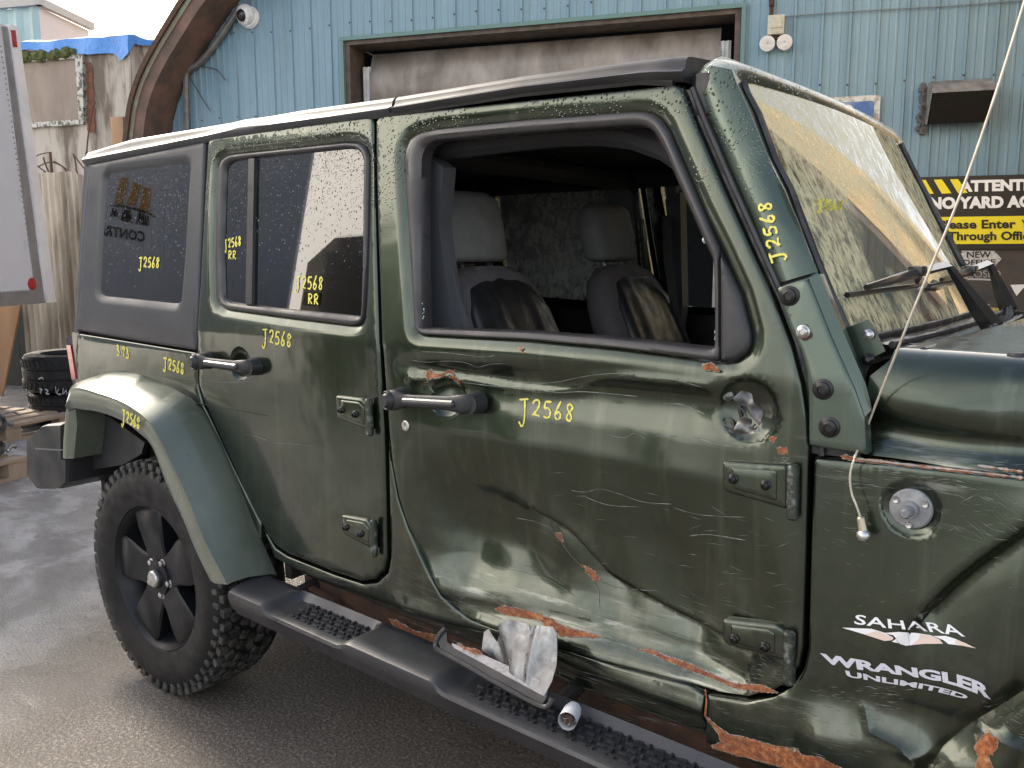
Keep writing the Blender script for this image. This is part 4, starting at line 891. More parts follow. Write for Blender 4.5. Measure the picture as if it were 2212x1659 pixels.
top_side = panel('hardtop_side', topside, PLASTIC_TOP, car, lambda x, z: S(z)+.002, [(qwin, .03, .014)], h=.02, roll=.008)
# ---- windows and seals
def pane(name, poly, y_off, m, parent, sgn=1): 
    P = resample(poly, .05); r = delaunay_2d_cdt([Vector(p) for p in P], [(i, (i+1) % len(P)) for i in range(len(P))], [], 1, 1e-6)
    V = [(v[0], sgn*(float(S(v[1]))+y_off), v[1]) for v in r[0]]; ob = MB().add(V, [tuple(f) for f in r[2]]).build(name, m, parent, smooth=False); return ob
def ring(name, outer, inner, prof, m, parent, n=140):
    """prof: list of (t 0..1 between outer and inner loop, y offset from S)"""
    A = resample_n(outer, n); Bq = resample_n(inner, n); k = np.argmin(((Bq-A[0])**2).sum(1)); Bq = np.roll(Bq, -k, 0)
    if np.sign(area(A)) != np.sign(area(Bq)): Bq = np.roll(Bq[::-1], 1, 0)
    loops = []
    for t_, yo in prof:
        P = A+(Bq-A)*t_; loops.append([(p[0], float(S(p[1]))+yo, p[1]) for p in P])
    return MB().loft(loops, True).build(name, m, parent, sharp=60)
SEALP = [(-.03, .022), (0, .010), (.2, .004), (.55, .004), (.8, .008), (1., .014), (1., .05)]
pane('quarter_window', offset(resample(qwin, .02), -.004), .014, GLASS_DARK, top_side)
rin = xz(pxs('A', [(1100, 1060), (1092, 800), (1100, 400), (1108, 230), (1125, 195), (1160, 178), (1250, 165), (1900, 95), (1965, 100), (1995, 130), (2010, 180), (2008, 600), (2005, 1000), (2003, 1188), (1990, 1200), (1900, 1190), (1500, 1150), (1280, 1125), (1140, 1106), (1112, 1090)]))
ring('window_seal', rwin, rin, SEALP, SEAL, rear_door)
pane('window_glass', offset(resample(rin, .02), -.01), .018, GLASS_DARK, rear_door)
q = sidepts(pxs('A', [(1262, 165), (1300, 160), (1283, 1122), (1242, 1118)])); mb = MB(); mb.prism([p+np.array([0, .008, 0]) for p in q], (0, .03, 0)); mb.build('window_divider', SEAL, rear_door, smooth=False)
fin = xz(pxs('W', [(310, 1372), (300, 1000), (300, 650), (305, 420), (330, 360), (380, 335), (900, 288), (1500, 248), (1560, 258), (1600, 290), (1660, 410), (1760, 640), (1890, 930), (1925, 1000), (1932, 1200), (1932, 1490), (1400, 1430), (900, 1392), (400, 1374)]))
fw_seal_out = xz(pxs('W', [(275, 1365), (250, 1000), (228, 650), (215, 430), (222, 370), (248, 322), (300, 290), (400, 268), (900, 217), (1480, 172), (1570, 176), (1630, 208), (1680, 275), (1780, 510), (1880, 745), (1962, 930), (1966, 1200), (1966, 1560), (1400, 1484), (900, 1438), (320, 1408), (288, 1394)]))
ring('window_seal', fw_seal_out, fin, SEALP, SEAL, front_door, 180)
mir = xz(pxs('W', [(1964, 935), (2085, 1185), (2138, 1390), (2140, 1460), (2118, 1512), (2060, 1555), (1964, 1568)]))
panel('mirror_base_cover', mir, PLASTIC, front_door, lambda x, z: S(z)+.002, h=.03, roll=.012, flange=.02)
# broken glass left in the seal
mb = MB(); random.seed(2)
def shards(poly, n, r, y=.018):
    for k in range(n):
        f = random.random()*(len(poly)-1); i = int(f); a = np.array(poly[i])*(1-(f-i))+np.array(poly[i+1])*(f-i); u = np.array(a)+np.array([random.gauss(0, 1.4), random.gauss(0, 1.4)]); P = sidepts([u])[0]; P[1] += y+random.uniform(-.004, .004)
        bm = bmesh.new(); bmesh.ops.create_icosphere(bm, subdivisions=1, radius=r*random.uniform(.5, 1.2)); mb.add([Vector(P)+v.co*random.uniform(.6, 1.3) for v in bm.verts], [[v.index for v in f_.verts] for f_ in bm.faces]); bm.free()
shards(pxs('W', [(258, 490), (265, 600), (270, 700), (280, 800), (285, 930)]), 90, .006); shards(pxs('W', [(1870, 880), (1895, 900), (1915, 915)]), 26, .006); shards(pxs('W', [(1755, 560), (1775, 610), (1800, 650)]), 26, .004); shards(pxs('W', [(1560, 225), (1620, 250)]), 14, .004); shards(pxs('W', [(1935, 1390), (1942, 1450)]), 14, .004)
shards(pxs('W', [(300, 1210), (310, 1350)]), 12, .003); shards(pxs('W', [(1600, 280), (1700, 480)]), 8, .003)
o = mb.build('broken_glass', CRUSHED, front_door, smooth=False); tag(o, 'crumbled green-tinted glass left in the window seal', kind='stuff')

# ---- cowl side panel (front), rocker
c1a = bxz('M', (800, 1200))[0]; c1b = bxz('M', (1250, 1330))[0]; l_c = smooth_line('N', (1080, 1600), (1250, 1430), (1450, 1260), (1700, 1080), (2100, 800)); l_c2 = bxz('M', (560, 1000), (620, 1220), (930, 1370), (1060, 1500), (1100, 1700)); l_c3 = bxz('M', (2212, 830), (1800, 1100), (1600, 1230), (1350, 1430), (1200, 1650)); l_c4 = bxz('M', (0, 880), (500, 950), (1100, 1060), (1600, 1180))
ant = xz([px('N', 885, 735)])[0]
def dent_cowl(x, z):
    sd_ = sdist(x, z, l_c); d = np.exp(-np.abs(sd_)/.05)*(.004+.015*np.tanh(sd_/.007))
    d += gauss(x, z, c1a, .10, .05, .010)+gauss(x, z, c1b, .09, .05, .014)+crease(x, z, l_c2, -.012, .016, 1.)+crease(x, z, l_c3, .016, .016, 1.3)
    low = sdist(x, z, l_c4); d -= .022*np.clip(low/.07, 0, 1)*np.clip(1-(low-.07)/.12, 0, 1)
    return d*np.clip((x-2.03)/.05, .15, 1)*np.clip((1.07-z)/.05, 0, 1)+bowl(x, z, ant, .050, .012)
def surf_cowl(x, z): return S(z)+.002+dent_cowl(np.asarray(x, float), np.asarray(z, float))
cowl_px = [(1757, 990), (1900, 1002), (2060, 1018), (2212, 1034), (2420, 1054), (2420, 1400), (2440, 1780), (2212, 1775), (1960, 1752), (1800, 1712), (1640, 1660), (1521, 1607), (1526, 1504), (1552, 1508), (1614, 1518), (1672, 1506), (1708, 1486), (1734, 1447), (1744, 1400), (1748, 1250), (1752, 1100)]
cowl_side = panel('front_cowl_panel', xz(cowl_px), PAINT, car, surf_cowl, h=.014, roll=.006, extra=np.concatenate([circ_pts(ant, RINGS), crease_pts([l_c, l_c2, l_c3])]))
cowl_side['label'] = 'scraped green panel ahead of the front door with model lettering'
l_r = xz([(860, 1310), (1000, 1360), (1250, 1462), (1515, 1545)]); c_r = xz([(1100, 1410)])[0]
def surf_rock(x, z):
    q = sdist(x, z, l_r); return S(z)+.004+gauss(x, z, c_r, .16, .05, .03)-.012*np.exp(-(q/.03)**2)*np.clip((x-.9)/.1, 0, 1)+np.clip((.50-z)/.05, 0, 1)**1.5*.025
rock_px = [(563, 1136), (592, 1186), (618, 1203), (718, 1243), (782, 1264), (812, 1260), (835, 1238), (841, 1205), (838, 1080), (836, 950), (843, 1005), (856, 1078), (876, 1138), (900, 1192), (927, 1250), (947, 1288), (975, 1316), (1010, 1343), (1050, 1361), (1100, 1378), (1209, 1409), (1338, 1447), (1488, 1484), (1520, 1503), (1514, 1603), (1304, 1524), (1203, 1488), (1100, 1441), (945, 1380), (850, 1337), (760, 1288), (660, 1247), (590, 1206)]
rocker = panel('rocker_panel', xz(rock_px), PAINT, car, surf_rock, h=.014, roll=.005)
# dark body shell behind the seams, floor, inner wheel wells
mb = MB()
mb.add([(.45, -.655, .44), (2.75, -.655, .44), (2.75, -.655, 1.05), (2.0, -.655, 1.19), (.45, -.655, 1.19)], [(0, 1, 2, 3, 4)]); mb.add([(-.64, -.742, .93), (.47, -.742, .93), (.47, -.742, 1.19), (-.64, -.742, 1.19)], [(0, 1, 2, 3)])
mb.add([(.45, .742, .44), (2.75, .742, .44), (2.75, .742, 1.05), (2.0, .742, 1.19), (.45, .742, 1.19)], [(4, 3, 2, 1, 0)])
mb.box((1.1, 0, .50), (3.5, 1.40, .05)); mb.box((-.1, 0, .78), (1.0, 1.20, .05)); mb.box((.46, 0, .62), (.03, 1.46, .36)); mb.box((-.64, 0, .85), (.03, 1.46, .66)); mb.box((2.2, 0, .85), (.03, 1.30, .68))
mb.add([(-.52, -.60, .5), (.46, -.60, .5), (.46, -.60, .95), (-.52, -.60, .95)], [(0, 1, 2, 3)]); mb.add([(-.64, -.775, .95), (.46, -.775, .95), (.46, -.58, .95), (-.64, -.58, .95)], [(0, 1, 2, 3)])
mb.build('body_shell', UNDER, car, smooth=False)
MB().prism([(.50, -.70, .33), (2.5, -.70, .30), (2.5, -.70, .47), (.50, -.70, .50)], (0, .05, 0)).build('sill_skirt', RUST_DK, car, smooth=False)
for y in (-.46, .46): MB().box((1.2, y, .46), (4.0, .08, .13), None, .01).build('chassis_rail', RUST_DK, car)
MB().tube([(0, -.62, HUBZ), (0, .62, HUBZ)], .05, 10).build('rear_axle', UNDER, car); MB().tube([(2.946, -.62, HUBZ), (2.946, .62, HUBZ)], .05, 10).build('front_axle', UNDER, car)
MB().tube([(.35, -.5, .42), (-.2, -.45, .40), (-.8, -.45, .48)], .03, 8).build('exhaust_pipe', RUST_DK, car)
# pillars behind door edges (black body flanges)
for (u0, u1) in (((805, 250), (826, 900)), ((440, 300), (424, 760))):
    P = sidepts([u0, u1]); mb = MB(); mb.prism([P[0]+np.array([-.05, .03, .0]), P[0]+np.array([.05, .03, .0]), P[1]+np.array([.05, .03, 0]), P[1]+np.array([-.05, .03, 0])], (0, .04, 0)); mb.build('door_pillar', UNDER, car, smooth=False)

# ---- roof
def zx(pts, y): P = np.array([ony(*q, y) for q in pts]); k = np.argsort(P[:, 0]); return P[k, 0], P[k, 2]
bx_, bz_ = zx(pxs('O', [(575, 1052), (1330, 902)])+pxs('R', [(200, 1012), (1150, 868)])+pxs('F', [(0, 702), (920, 602), (1258, 592)]), -.702)
mx_, mz_ = zx(pxs('O', [(578, 1015), (1330, 868)])+pxs('R', [(0, 972), (1150, 832)])+pxs('F', [(0, 662), (1000, 535), (1240, 535)]), -.698)
sx_, sz_ = zx(pxs('O', [(582, 985), (860, 900), (1659, 765)])+pxs('R', [(500, 850), (1240, 746)])+pxs('F', [(0, 587), (800, 478), (1200, 432), (1325, 432)]), -.680)
def roof_part(name, x0, x1, m, n=26, x1top=None):
    loops = []
    for i in range(n):
        f = i/(n-1); x = x0+(x1-x0)*f; zb, zm, zs = np.interp(x, bx_, bz_), np.interp(x, mx_, mz_), np.interp(x, sx_, sz_); zm = max(zm, zb+.012); zs = max(zs, zm+.02)
        half = [(-.694, zb-.01), (-.706, zb), (-.709, zb+.55*(zm-zb)), (-.705, zm-.004), (-.697, zm), (-.694, zm+.003), (-.692, zm+.45*(zs-zm)), (-.689, zs-.009), (-.682, zs-.003), (-.668, zs), (-.58, zs+.008), (-.40, zs+.016), (0, zs+.02)]
        loops.append([(x, y, z) for y, z in half]+[(x, -y, z) for y, z in half[-2::-1]])
    mb = MB(); mb.loft(loops); mb.F.append(tuple(range(len(loops[0])))); mb.F.append(tuple(range(len(mb.V)-1, len(mb.V)-1-len(loops[0]), -1))); return mb.build(name, m, car, sharp=40)
xj = float(ony(*px('R', 1180, 800), -.7)[0]); xf = float(ony(*px('F', 1290, 500), -.68)[0]); xr = float(ony(*px('O', 578, 1000), -.68)[0])
roof_part('hardtop_roof', xr, xj-.006, PLASTIC_TOP); roof_part('roof_front_panel', xj+.004, xf, ROOF_GLOSS)
mb = MB(); mb.tube([ony(*q, -.69) for q in pxs('R', [(0, 1035), (1030, 905)])]+[ony(*q, -.69) for q in pxs('F', [(0, 725), (920, 628), (1180, 640)])], .010, 6); mb.build('roof_rail_seal', RUBBER, car)
mb = MB(); mb.box(((xr+xf)/2, 0, 1.745), (xf-xr-.05, 1.34, .012)); mb.build('headliner', HEADLINER, car, smooth=False)
# rear end of the hardtop, tailgate, far side
zt_r = float(np.interp(xr, sx_, sz_)); b0 = topside[np.argmin(topside[:, 0])]
mb = MB(); c0_ = np.array([xr+.01, -.69, zt_r-.05]); c1_ = np.array([topside[:, 0].min()+.005, -.765, 1.14])
rear_poly = [(xr+.005, -.685, zt_r-.02), (c1_[0], -.768, 1.13), (c1_[0], .768, 1.13), (xr+.005, .685, zt_r-.02)]
mb.prism(rear_poly, (-.03, 0, 0)); hb = mb.build('hardtop_back', PLASTIC_TOP, car, smooth=False)
mb = MB(); mb.prism([(xr-.045, -.52, 1.68), (xr-.08, -.56, 1.24), (xr-.08, .56, 1.24), (xr-.045, .52, 1.68)], (-.008, 0, 0)); mb.build('rear_window', GLASS_DARK, hb, smooth=False)
mb = MB(); mb.prism([(-.665, -.765, .62), (-.665, -.768, 1.135), (-.665, .768, 1.135), (-.665, .765, .62)], (-.05, 0, 0)); mb.build('tailgate', PAINT, car, smooth=False)
# corner strip of hardtop seen at its rear edge
P = sidepts(pxs('A', [(240, 200), (215, 420), (185, 800), (160, 1150), (150, 1292)])); l1 = [p+np.array([.004, .004, 0]) for p in P]; l2_ = [p+np.array([-.035, .012, 0]) for p in P]; l3_ = [p+np.array([-.055, .05, 0]) for p in P]
MB().loft([l1, [p+np.array([-.012, .003, 0]) for p in P], l2_, l3_]).build('hardtop_corner', PLASTIC_TOP, car)
# left-hand side of the body (mirror of the outlines)
mS = lambda x, z: -S(z)+0*x
for nm, P, H, gl in (('front_door', doorF, fwin, GLASS_CLEAR), ('rear_door', doorR, rwin, GLASS_MID)):
    d_ = panel(nm, P, PAINT, car, mS, [(H, .042, .02)], h=.05, roll=.007, sgn=-1); pane('window_glass', offset(resample(H, .03), -.01), .03, gl, d_, -1)
d_ = panel('hardtop_side', topside, PLASTIC_TOP, car, mS, [(qwin, .03, .014)], h=.05, roll=.008, sgn=-1); pane('quarter_window', offset(resample(qwin, .03), -.01), .014, GLASS_DARK, d_, -1)
panel('rear_quarter_panel', quarter, PAINT, car, mS, h=.05, roll=.006, sgn=-1); panel('rocker_panel', xz(rock_px), PAINT, car, mS, h=.05, roll=.005, sgn=-1); panel('front_cowl_panel', xz(cowl_px), PAINT, car, mS, h=.05, roll=.005, sgn=-1)
# ---- windscreen frame, glass
XW0, ZW0, XW1, ZW1 = 2.075, 1.255, 1.812, 1.765
def xw(y, z): return XW0+(z-ZW0)*(XW1-XW0)/(ZW1-ZW0)+.022*(1-(y/.64)**2)
def wspt(u, v, off=0.):
    d = ray(u, v); t_ = 2.0
    for _ in range(60):
        P = CAM+d*t_; g = P[0]-xw(P[1], P[2]); g2 = (CAM+d*(t_+1e-4)); dg = (g2[0]-xw(g2[1], g2[2])-g)/1e-4; st = -g/(dg if abs(dg) > 1e-6 else 1e-6); t_ += max(-.2, min(.2, st))
    P = CAM+d*t_; return P+np.array([.883, 0, .469])*off
L0 = sidepts(pxs('F', [(1338, 560), (1350, 620), (1430, 880), (1600, 1300), (1760, 1659)])+pxs('B', [(360, 320), (480, 640)])); L0[:, 1] += .014
L1 = sidepts(pxs('F', [(1440, 500), (1475, 600), (1570, 850), (1730, 1210), (1870, 1560)])+pxs('B', [(470, 310), (600, 605)])); L1[:, 1] += .010
L2 = np.array([wspt(*q) for q in pxs('F', [(1700, 640), (1722, 720), (1815, 890), (1945, 1245)])+pxs('B', [(545, 150), (610, 320), (706, 575)])])
print('L2', L2.round(3).tolist())
Lm = (L1+L2)/2+np.array([.018, -.012, .004])
frm = MB(); back = [p+np.array([-.05, .05, 0]) for p in L0]
frm.loft([back, L0, L1, Lm, L2, [p+np.array([-.02, .01, -.01]) for p in L2]])
mir_ = lambda P: [np.array([p[0], -p[1]*.93, p[2]]) for p in P]
frame = frm.build('windscreen_frame', PAINT2, car, sharp=60)
MB().loft([mir_(x_) for x_ in (back, L0, L1, Lm, L2)]).build('far_pillar', PAINT2, frame, sharp=60)
# header bar: continues the pillar section across the top
sec = [back[0], L0[0], L1[0], Lm[0], L2[0], L2[0]+np.array([-.02, .01, -.01])]
hdr = [np.array([L0[0][0]-.045, 0, L0[0][2]-.005]), np.array([L0[0][0]-.010, 0, L0[0][2]+.034]), np.array([L1[0][0]-.012, 0, L1[0][2]+.030]), np.array([Lm[0][0]-.008, 0, Lm[0][2]+.018]), np.array([L2[0][0]-.004, 0, L2[0][2]+.010]), np.array([L2[0][0]-.022, 0, L2[0][2]-.008])]
yo_ = [abs(p[1]) for p in sec]; rows = []
for f in np.linspace(-1, 1, 41):
    e_ = min(1, (1-abs(f))/.12); e_ = math.sin(e_*math.pi/2); sg_ = 1 if f > 0 else -1; row = []
    for k in range(6):
        p = np.array([sec[k][0], sg_*yo_[k], sec[k][2]]) if abs(f) == 1 else None
        x = sec[k][0]+(hdr[k][0]-sec[k][0])*e_+.022*(1-f*f); z = sec[k][2]+(hdr[k][2]-sec[k][2])*e_+.004*(1-f*f); yy = f*yo_[k]*(1 if f < 0 else .93)
        row.append((x, yy, z))
    rows.append(row)
MB().loft(rows).build('header_bar', PAINT2, frame, sharp=60)
yg = abs(L2[:, 1]).mean(); gt = []
for i in range(29):
    y = -.66+1.28*i/28; row = []
    for j in range(15): z = 1.215+(L2[0][2]-1.215+.02)*j/14; row.append((xw(y, z)-.006, y, z+.02*(1-(y/.66)**2)*(j/14)))
    gt.append(row)
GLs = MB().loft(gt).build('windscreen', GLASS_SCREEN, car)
# rubber gasket along the glass edge
MB().tube([p+np.array([.004, .004, 0]) for p in L2]+[wspt(*q) for q in pxs('P', [(240, 610), (375, 905)])], .007, 6).build('gasket', RUBBER, frame)
MB().tube([np.array([p[0]+.006, -p[1]*.905, p[2]]) for p in L2], .010, 6).build('gasket', RUBBER, frame)
# black A-pillar gap between door and frame
P = sidepts([(1478, 190), (1500, 250), (1560, 390), (1625, 535), (1676, 648), (1712, 742), (1738, 832), (1750, 905), (1756, 985)]); A1 = [p+np.array([-.03, .02, 0]) for p in P]; A2 = [p+np.array([.008, .022, 0]) for p in P]; A3 = [p+np.array([.075, .03, 0]) for p in P]
MB().loft([A1, A2, A3]).build('door_weatherstrip', RUBBER, car)
MB().tube([p+np.array([.012, .012, 0]) for p in P], .006, 6).build('weatherstrip_bead', RUBBER, car)
MB().box(sidepts([px('F', 1370, 720)])[0]+np.array([0, .02, 0]), (.03, .012, .08), None, .004).build('pillar_clip', RUBBER, car)
# windscreen hinge bracket
br_px = pxs('B', [(487, 662), (600, 625), (655, 610), (770, 900), (900, 1190), (948, 1330), (955, 1528), (800, 1505), (657, 1480), (655, 1200), (646, 1100), (620, 1000), (560, 870)])
bracket = panel('windscreen_bracket', xz(br_px), PAINT2, car, lambda x, z: S(z)-.006, h=.02, roll=.006, flange=.03)
ra = sidepts(pxs('B', [(655, 610), (770, 900), (900, 1190), (948, 1330)])); ra[:, 1] -= .003; rb = np.array([ony(*q, -.715) for q in pxs('B', [(732, 590), (850, 880), (948, 1130), (960, 1250)])]); rm = (ra*.6+rb*.4)+np.array([.012, -.008, .004])
MB().loft([ra, rm, rb]).build('bracket_front', PAINT2, bracket)
pl2 = [ony(*q, -.69) for q in pxs('B', [(850, 872), (965, 828), (985, 850), (1052, 990), (985, 1025), (948, 1130)])]; mb = MB(); mb.prism(pl2, (-.004, .006, 0)); plate2 = mb.build('cowl_hinge_plate', PAINT2, car, smooth=False)
def bolt(c, n, r, m, parent, name='bolt'):
    n = np.array(n, float); n /= np.linalg.norm(n); V, Fc = dome(np.array(c), n, [(r*1.35, -.001), (r*1.35, .002), (r, .004), (r*.95, .008), (r*.55, .010), (r*.5, .007), (0, .007)], 16); return MB().add(V, Fc).build(name, m, parent)
BOLT = mat('black_bolt', (.012, .012, .012), .3, .3)
for q in ((560, 705), (733, 1187), (767, 1383)): bolt(sidepts([px('B', *q)])[0]+np.array([0, -.006, 0]), (0, -1, 0), .014, BOLT, bracket)
bolt(sidepts([px('B', 632, 890)])[0]+np.array([0, -.006, 0]), (0, -1, .0), .0095, STEEL, bracket)
mp_b = lambda UV: sidepts(UV, lambda x, z: S(z)-.0075)
patch('rust_patch', [[np.array(px('B', 632+math.cos(a)*34*(1+.3*math.sin(3*a)), 895+math.sin(a)*42)) for a in np.linspace(0, 2*math.pi, 20, endpoint=False)]], mp_b, RUST_DK, bracket, jit=1)
bolt(ony(*px('B', 964, 905), -.697), (.3, -1, .2), .007, STEEL, plate2); bolt(ony(*px('B', 960, 1035), -.697), (.3, -1, .2), .008, BOLT, plate2)
# ---- hood
prof = [(0, 1.266), (-.25, 1.264), (-.42, 1.258), (-.56, 1.252), (-.64, 1.248), (-.685, 1.246), (-.712, 1.228), (-.728, 1.200), (-.736, 1.170), (-.735, 1.140), (-.722, 1.118), (-.715, 1.100), (-.724, 1.085), (-.742, 1.072), (-.748, 1.060), (-.735, 1.052)]
xs_z = lambda y, z: 2.150+.11*max(0, 1-(abs(y)/.66)**2)-.034*math.exp(-((z-1.15)/.05)**2) if z > 1.2 or abs(y) < .7 else 2.116+.012*((1.15-z)/.09)**2
loops = []
for i in range(30):
    f = i/29; row = []
    for sgn in (1, -1):
        pr2 = prof if sgn == 1 else prof[-1:0:-1]
    full = [(y, z) for y, z in prof[::-1]]+[(-y, z) for y, z in prof[1:]]
    for y, z in full:
        x = xs_z(y, z)+(3.30-2.15)*f; dy = 0
        if y < -.6: dy = .010*math.sin(x*17+z*20)*(1 if z < 1.2 else 0)+.006*math.sin(x*7)
        row.append((x, y*(1-.10*f)+dy, z-.10*f*f))
    loops.append(row)
hood = MB().loft(loops).build('hood', PAINT, car, sharp=70)
MB().loft([[(p[0]+.002, p[1], p[2]) for p in loops[0]], [(p[0]+.004, p[1]*.97, p[2]-.03) for p in loops[0]]]).build('hood_edge', RUBBER, hood)
mb = MB()
for q in ((1205, 980), (1735, 1030)):
    P = onz(*px('B', *q), 1.240); V, Fc = dome(P, np.array([0, 0, 1.]), [(.016, -.01), (.016, .006), (.012, .01), (0, .01)], 12); MB().add(V, Fc).build('hood_bumper', RUBBER, hood)
for (a_, b_2) in (((1590, 860), (1770, 858)),): pass
for k in range(4): MB().box((2.75, .05, 1.283-.002*k), (.5, .012, .006)) 
# cowl vent panel and seals
cw_rows = []
for i in range(21):
    y = -.66+1.32*i/20; cw_rows.append([(xw(y, 1.262)+.0, y, 1.255), (xw(y, 1.25)+.015, y, 1.256), (xw(y, 1.25)+.06, y, 1.250), (xw(y, 1.25)+.11, y, 1.243), (xw(y, 1.25)+.20, y, 1.225)])
COWL = mat('cowl_gloss_black', (.02, .02, .019), .16, 0, (.05, .046, .036), 8, rvar=.1, coat=.6)
cowl_top = MB().loft(cw_rows).build('cowl_top', COWL, car)
for dx, z, r in ((.012, 1.260, .006), (.062, 1.252, .007), (.115, 1.243, .008)): MB().tube([(xw(y, 1.25)+dx, y, z) for y in np.linspace(-.66, .66, 15)], r, 8).build('cowl_seal', RUBBER, cowl_top)
# ---- wipers
WIP = mat('wiper_black', (.010, .010, .010), .28, 0, (.018, .017, .016), 20, coat=.3)
def flatbar(pts, w, th, mb):
    pts = [np.array(p) for p in pts]
    for i in range(len(pts)-1):
        a, b = pts[i], pts[i+1]; d = b-a; ln = np.linalg.norm(d); d /= ln; n = np.array([.5, -.3, .8]); sdv = np.cross(d, n); sdv /= np.linalg.norm(sdv); n = np.cross(sdv, d); w0, w1 = w[i], w[i+1]; t0_, t1_ = th[i], th[i+1]
        mb.add([a+sdv*w0+n*0, a-sdv*w0, a-sdv*w0-n*t0_, a+sdv*w0-n*t0_, b+sdv*w1, b-sdv*w1, b-sdv*w1-n*t1_, b+sdv*w1-n*t1_], [(0, 1, 2, 3), (7, 6, 5, 4), (0, 4, 5, 1), (1, 5, 6, 2), (2, 6, 7, 3), (3, 7, 4, 0)])
for (base, knee, tip, bl0, bl1, zb, nm) in ((px('P', 1940, 870), px('P', 1110, 395), px('P', 880, 430), px('P', 315, 600), px('P', 1045, 500), 1.262, 'a'), (px('P', 2090, 690), px('P', 1600, 345), px('P', 1470, 395), px('P', 1180, 500), px('P', 1560, 420), 1.268, 'b')):
    wip = MB(); B0 = onz(*base, zb); K0 = wspt(*knee, .075); T0 = wspt(*tip, .05)
    flatbar([B0, B0+(K0-B0)*.3, B0+(K0-B0)*.7, K0], [.017, .016, .010, .008], [.030, .026, .016, .008], wip); flatbar([K0, T0], [.010, .009], [.008, .010], wip); w_ = wip.build('wiper', WIP, car, smooth=False)
    E0, E1 = wspt(*bl0, .012), wspt(*bl1, .014); bl = MB(); bl.tube([E0, (E0+E1)/2, E1], .006, 6); bl.tube([E0+(E1-E0)*.15+np.array([.012, 0, .012]), T0+np.array([.0, 0, -.004]), E0+(E1-E0)*.9+np.array([.012, 0, .010])], [.006, .013, .006], 6); bl.box(T0, (.03, .05, .022), None, .004); bl.build('blade', WIP, w_)
    V, Fc = dome(B0+np.array([-.01, 0, -.05]), np.array([0, 0, 1.]), [(.024, 0), (.022, .03), (.012, .05), (0, .052)], 14); MB().add(V, Fc).build('pivot', WIP, w_)
# ---- door handles, lock, hinges, antenna base
def handle(door, a, b, cb, surf, rr=.0205):
    """a: pixel of button end, b: pixel of far end"""
    A0, B0 = sidepts([a, b], surfS); o1 = np.array([0, -.040, 0]); mb = MB(); L_ = []
    for f, off_, hh, dd in ((-.055, .036, .012, .006), (-.045, .039, .020, .010), (-.01, .041, .0255, .013), (.05, .041, .0265, .013), (.10, .040, .0235, .012), (.15, .036, .0165, .010), (.25, .035, .0155, .009), (.5, .036, .0165, .010), (.75, .036, .0175, .010), (.86, .036, .021, .012), (.95, .033, .0235, .014), (1.02, .026, .022, .014), (1.06, .016, .016, .010), (1.07, .010, .008, .006)):
        p = A0+(B0-A0)*f+np.array([0, -off_, 0]); hh = hh*rr/.0205
        L_.append([p+np.array([0, -dd*math.copysign(abs(math.cos(q))**.7, math.cos(q)), hh*math.copysign(abs(math.sin(q))**.8, math.sin(q))]) for q in np.linspace(0, 2*math.pi, 20, endpoint=False)])
    mb.loft(L_, True); mb.F.append(tuple(range(20))); mb.F.append(tuple(len(mb.V)-20+k for k in range(20)))
    h = mb.build('door_handle', PLASTIC, door, sharp=60)
    P_ = A0+(B0-A0)*.18+np.array([0, -.0455, 0]); Q_ = A0+(B0-A0)*.88+np.array([0, -.0475, 0]); MB().tube([P_, P_+(Q_-P_)*.03, P_+(Q_-P_)*.97, Q_], [.004, .0085, .0095, .004], 10).build('grip_scoop', mat('handle_worn', (.035, .035, .038), .35, 0, (.05, .05, .052), 30), h) if 'handle_worn' not in MATS else MB().tube([P_, P_+(Q_-P_)*.03, P_+(Q_-P_)*.97, Q_], [.004, .0085, .0095, .004], 10).build('grip_scoop', MATS['handle_worn'], h)
    for p in (A0, B0): MB().tube([p+np.array([0, .004, 0]), p+np.array([0, -.034, 0])], [.028, .024], 14).build('handle_post', PLASTIC, h)
    V, Fc = dome(A0+o1+np.array([0, -.006, 0]), np.array([-.15, -1., 0]), [(.0245, -.02), (.0245, .008), (.022, .012), (.0195, .010), (.016, .014), (.014, .018), (0, .018)], 24); MB().add(V, Fc).build('push_button', PLASTIC, h)
    return h
handle(front_door, px('D', 165, 440), px('D', 590, 465), None, None); handle(rear_door, px('A', 1020, 1485), px('A', 1335, 1525), None, None, .019)
V, Fc = dome(sidepts([px('D', 185, 598)], surf_door)[0], np.array([0, -1., 0]), [(.0135, -.002), (.0135, .003), (.012, .004), (.006, .004), (.005, .003), (0, .003)], 20); MB().add(V, Fc).build('lock_cylinder', STEEL, front_door)
def hinge(door, leaf_px, pin, bolts, surf, r=.0115, m=PAINT):
    P = xz(leaf_px, surf); P = np.array(fillet(P, .008, 4)); h = panel('hinge', P, m, door, lambda x, z: surf(x, z)-.014, h=.02, roll=.006, flange=.016)
    c = P.mean(0); small = c+(P-c)*.70; panel('hinge_recess', small, m, h, lambda x, z: surf(x, z)-.0165, h=.02, roll=.004, flange=.004)
    a, b = sidepts(pin, surf); a[1] -= .016; b[1] -= .016; mb = MB(); mb.tube([a+np.array([0, 0, .004]), a, a*.5+b*.5, b, b-np.array([0, 0, .004])], [r*.7, r, r*1.02, r, r*.7], 14); mb.build('hinge_pin', m if m is not PAINT else STEELG, h)
    for q in bolts: bolt(sidepts([q], surf)[0]+np.array([0, -.017, 0]), (0, -1, 0), .0075, BOLT, h)
    return h
STEELG = mat('worn_green_steel', (.045, .055, .04), .4, .5, (.30, .30, .29), 60, lo=.5, hi=.72)
fl = lambda x, z: S(z)+0*np.asarray(x)
hinge(front_door, pxs('C', [(305, 35), (640, 55), (652, 75), (650, 290), (330, 200), (308, 170)]), pxs('C', [(682, 62), (680, 328)]), pxs('C', [(370, 125), (540, 158)]), fl)
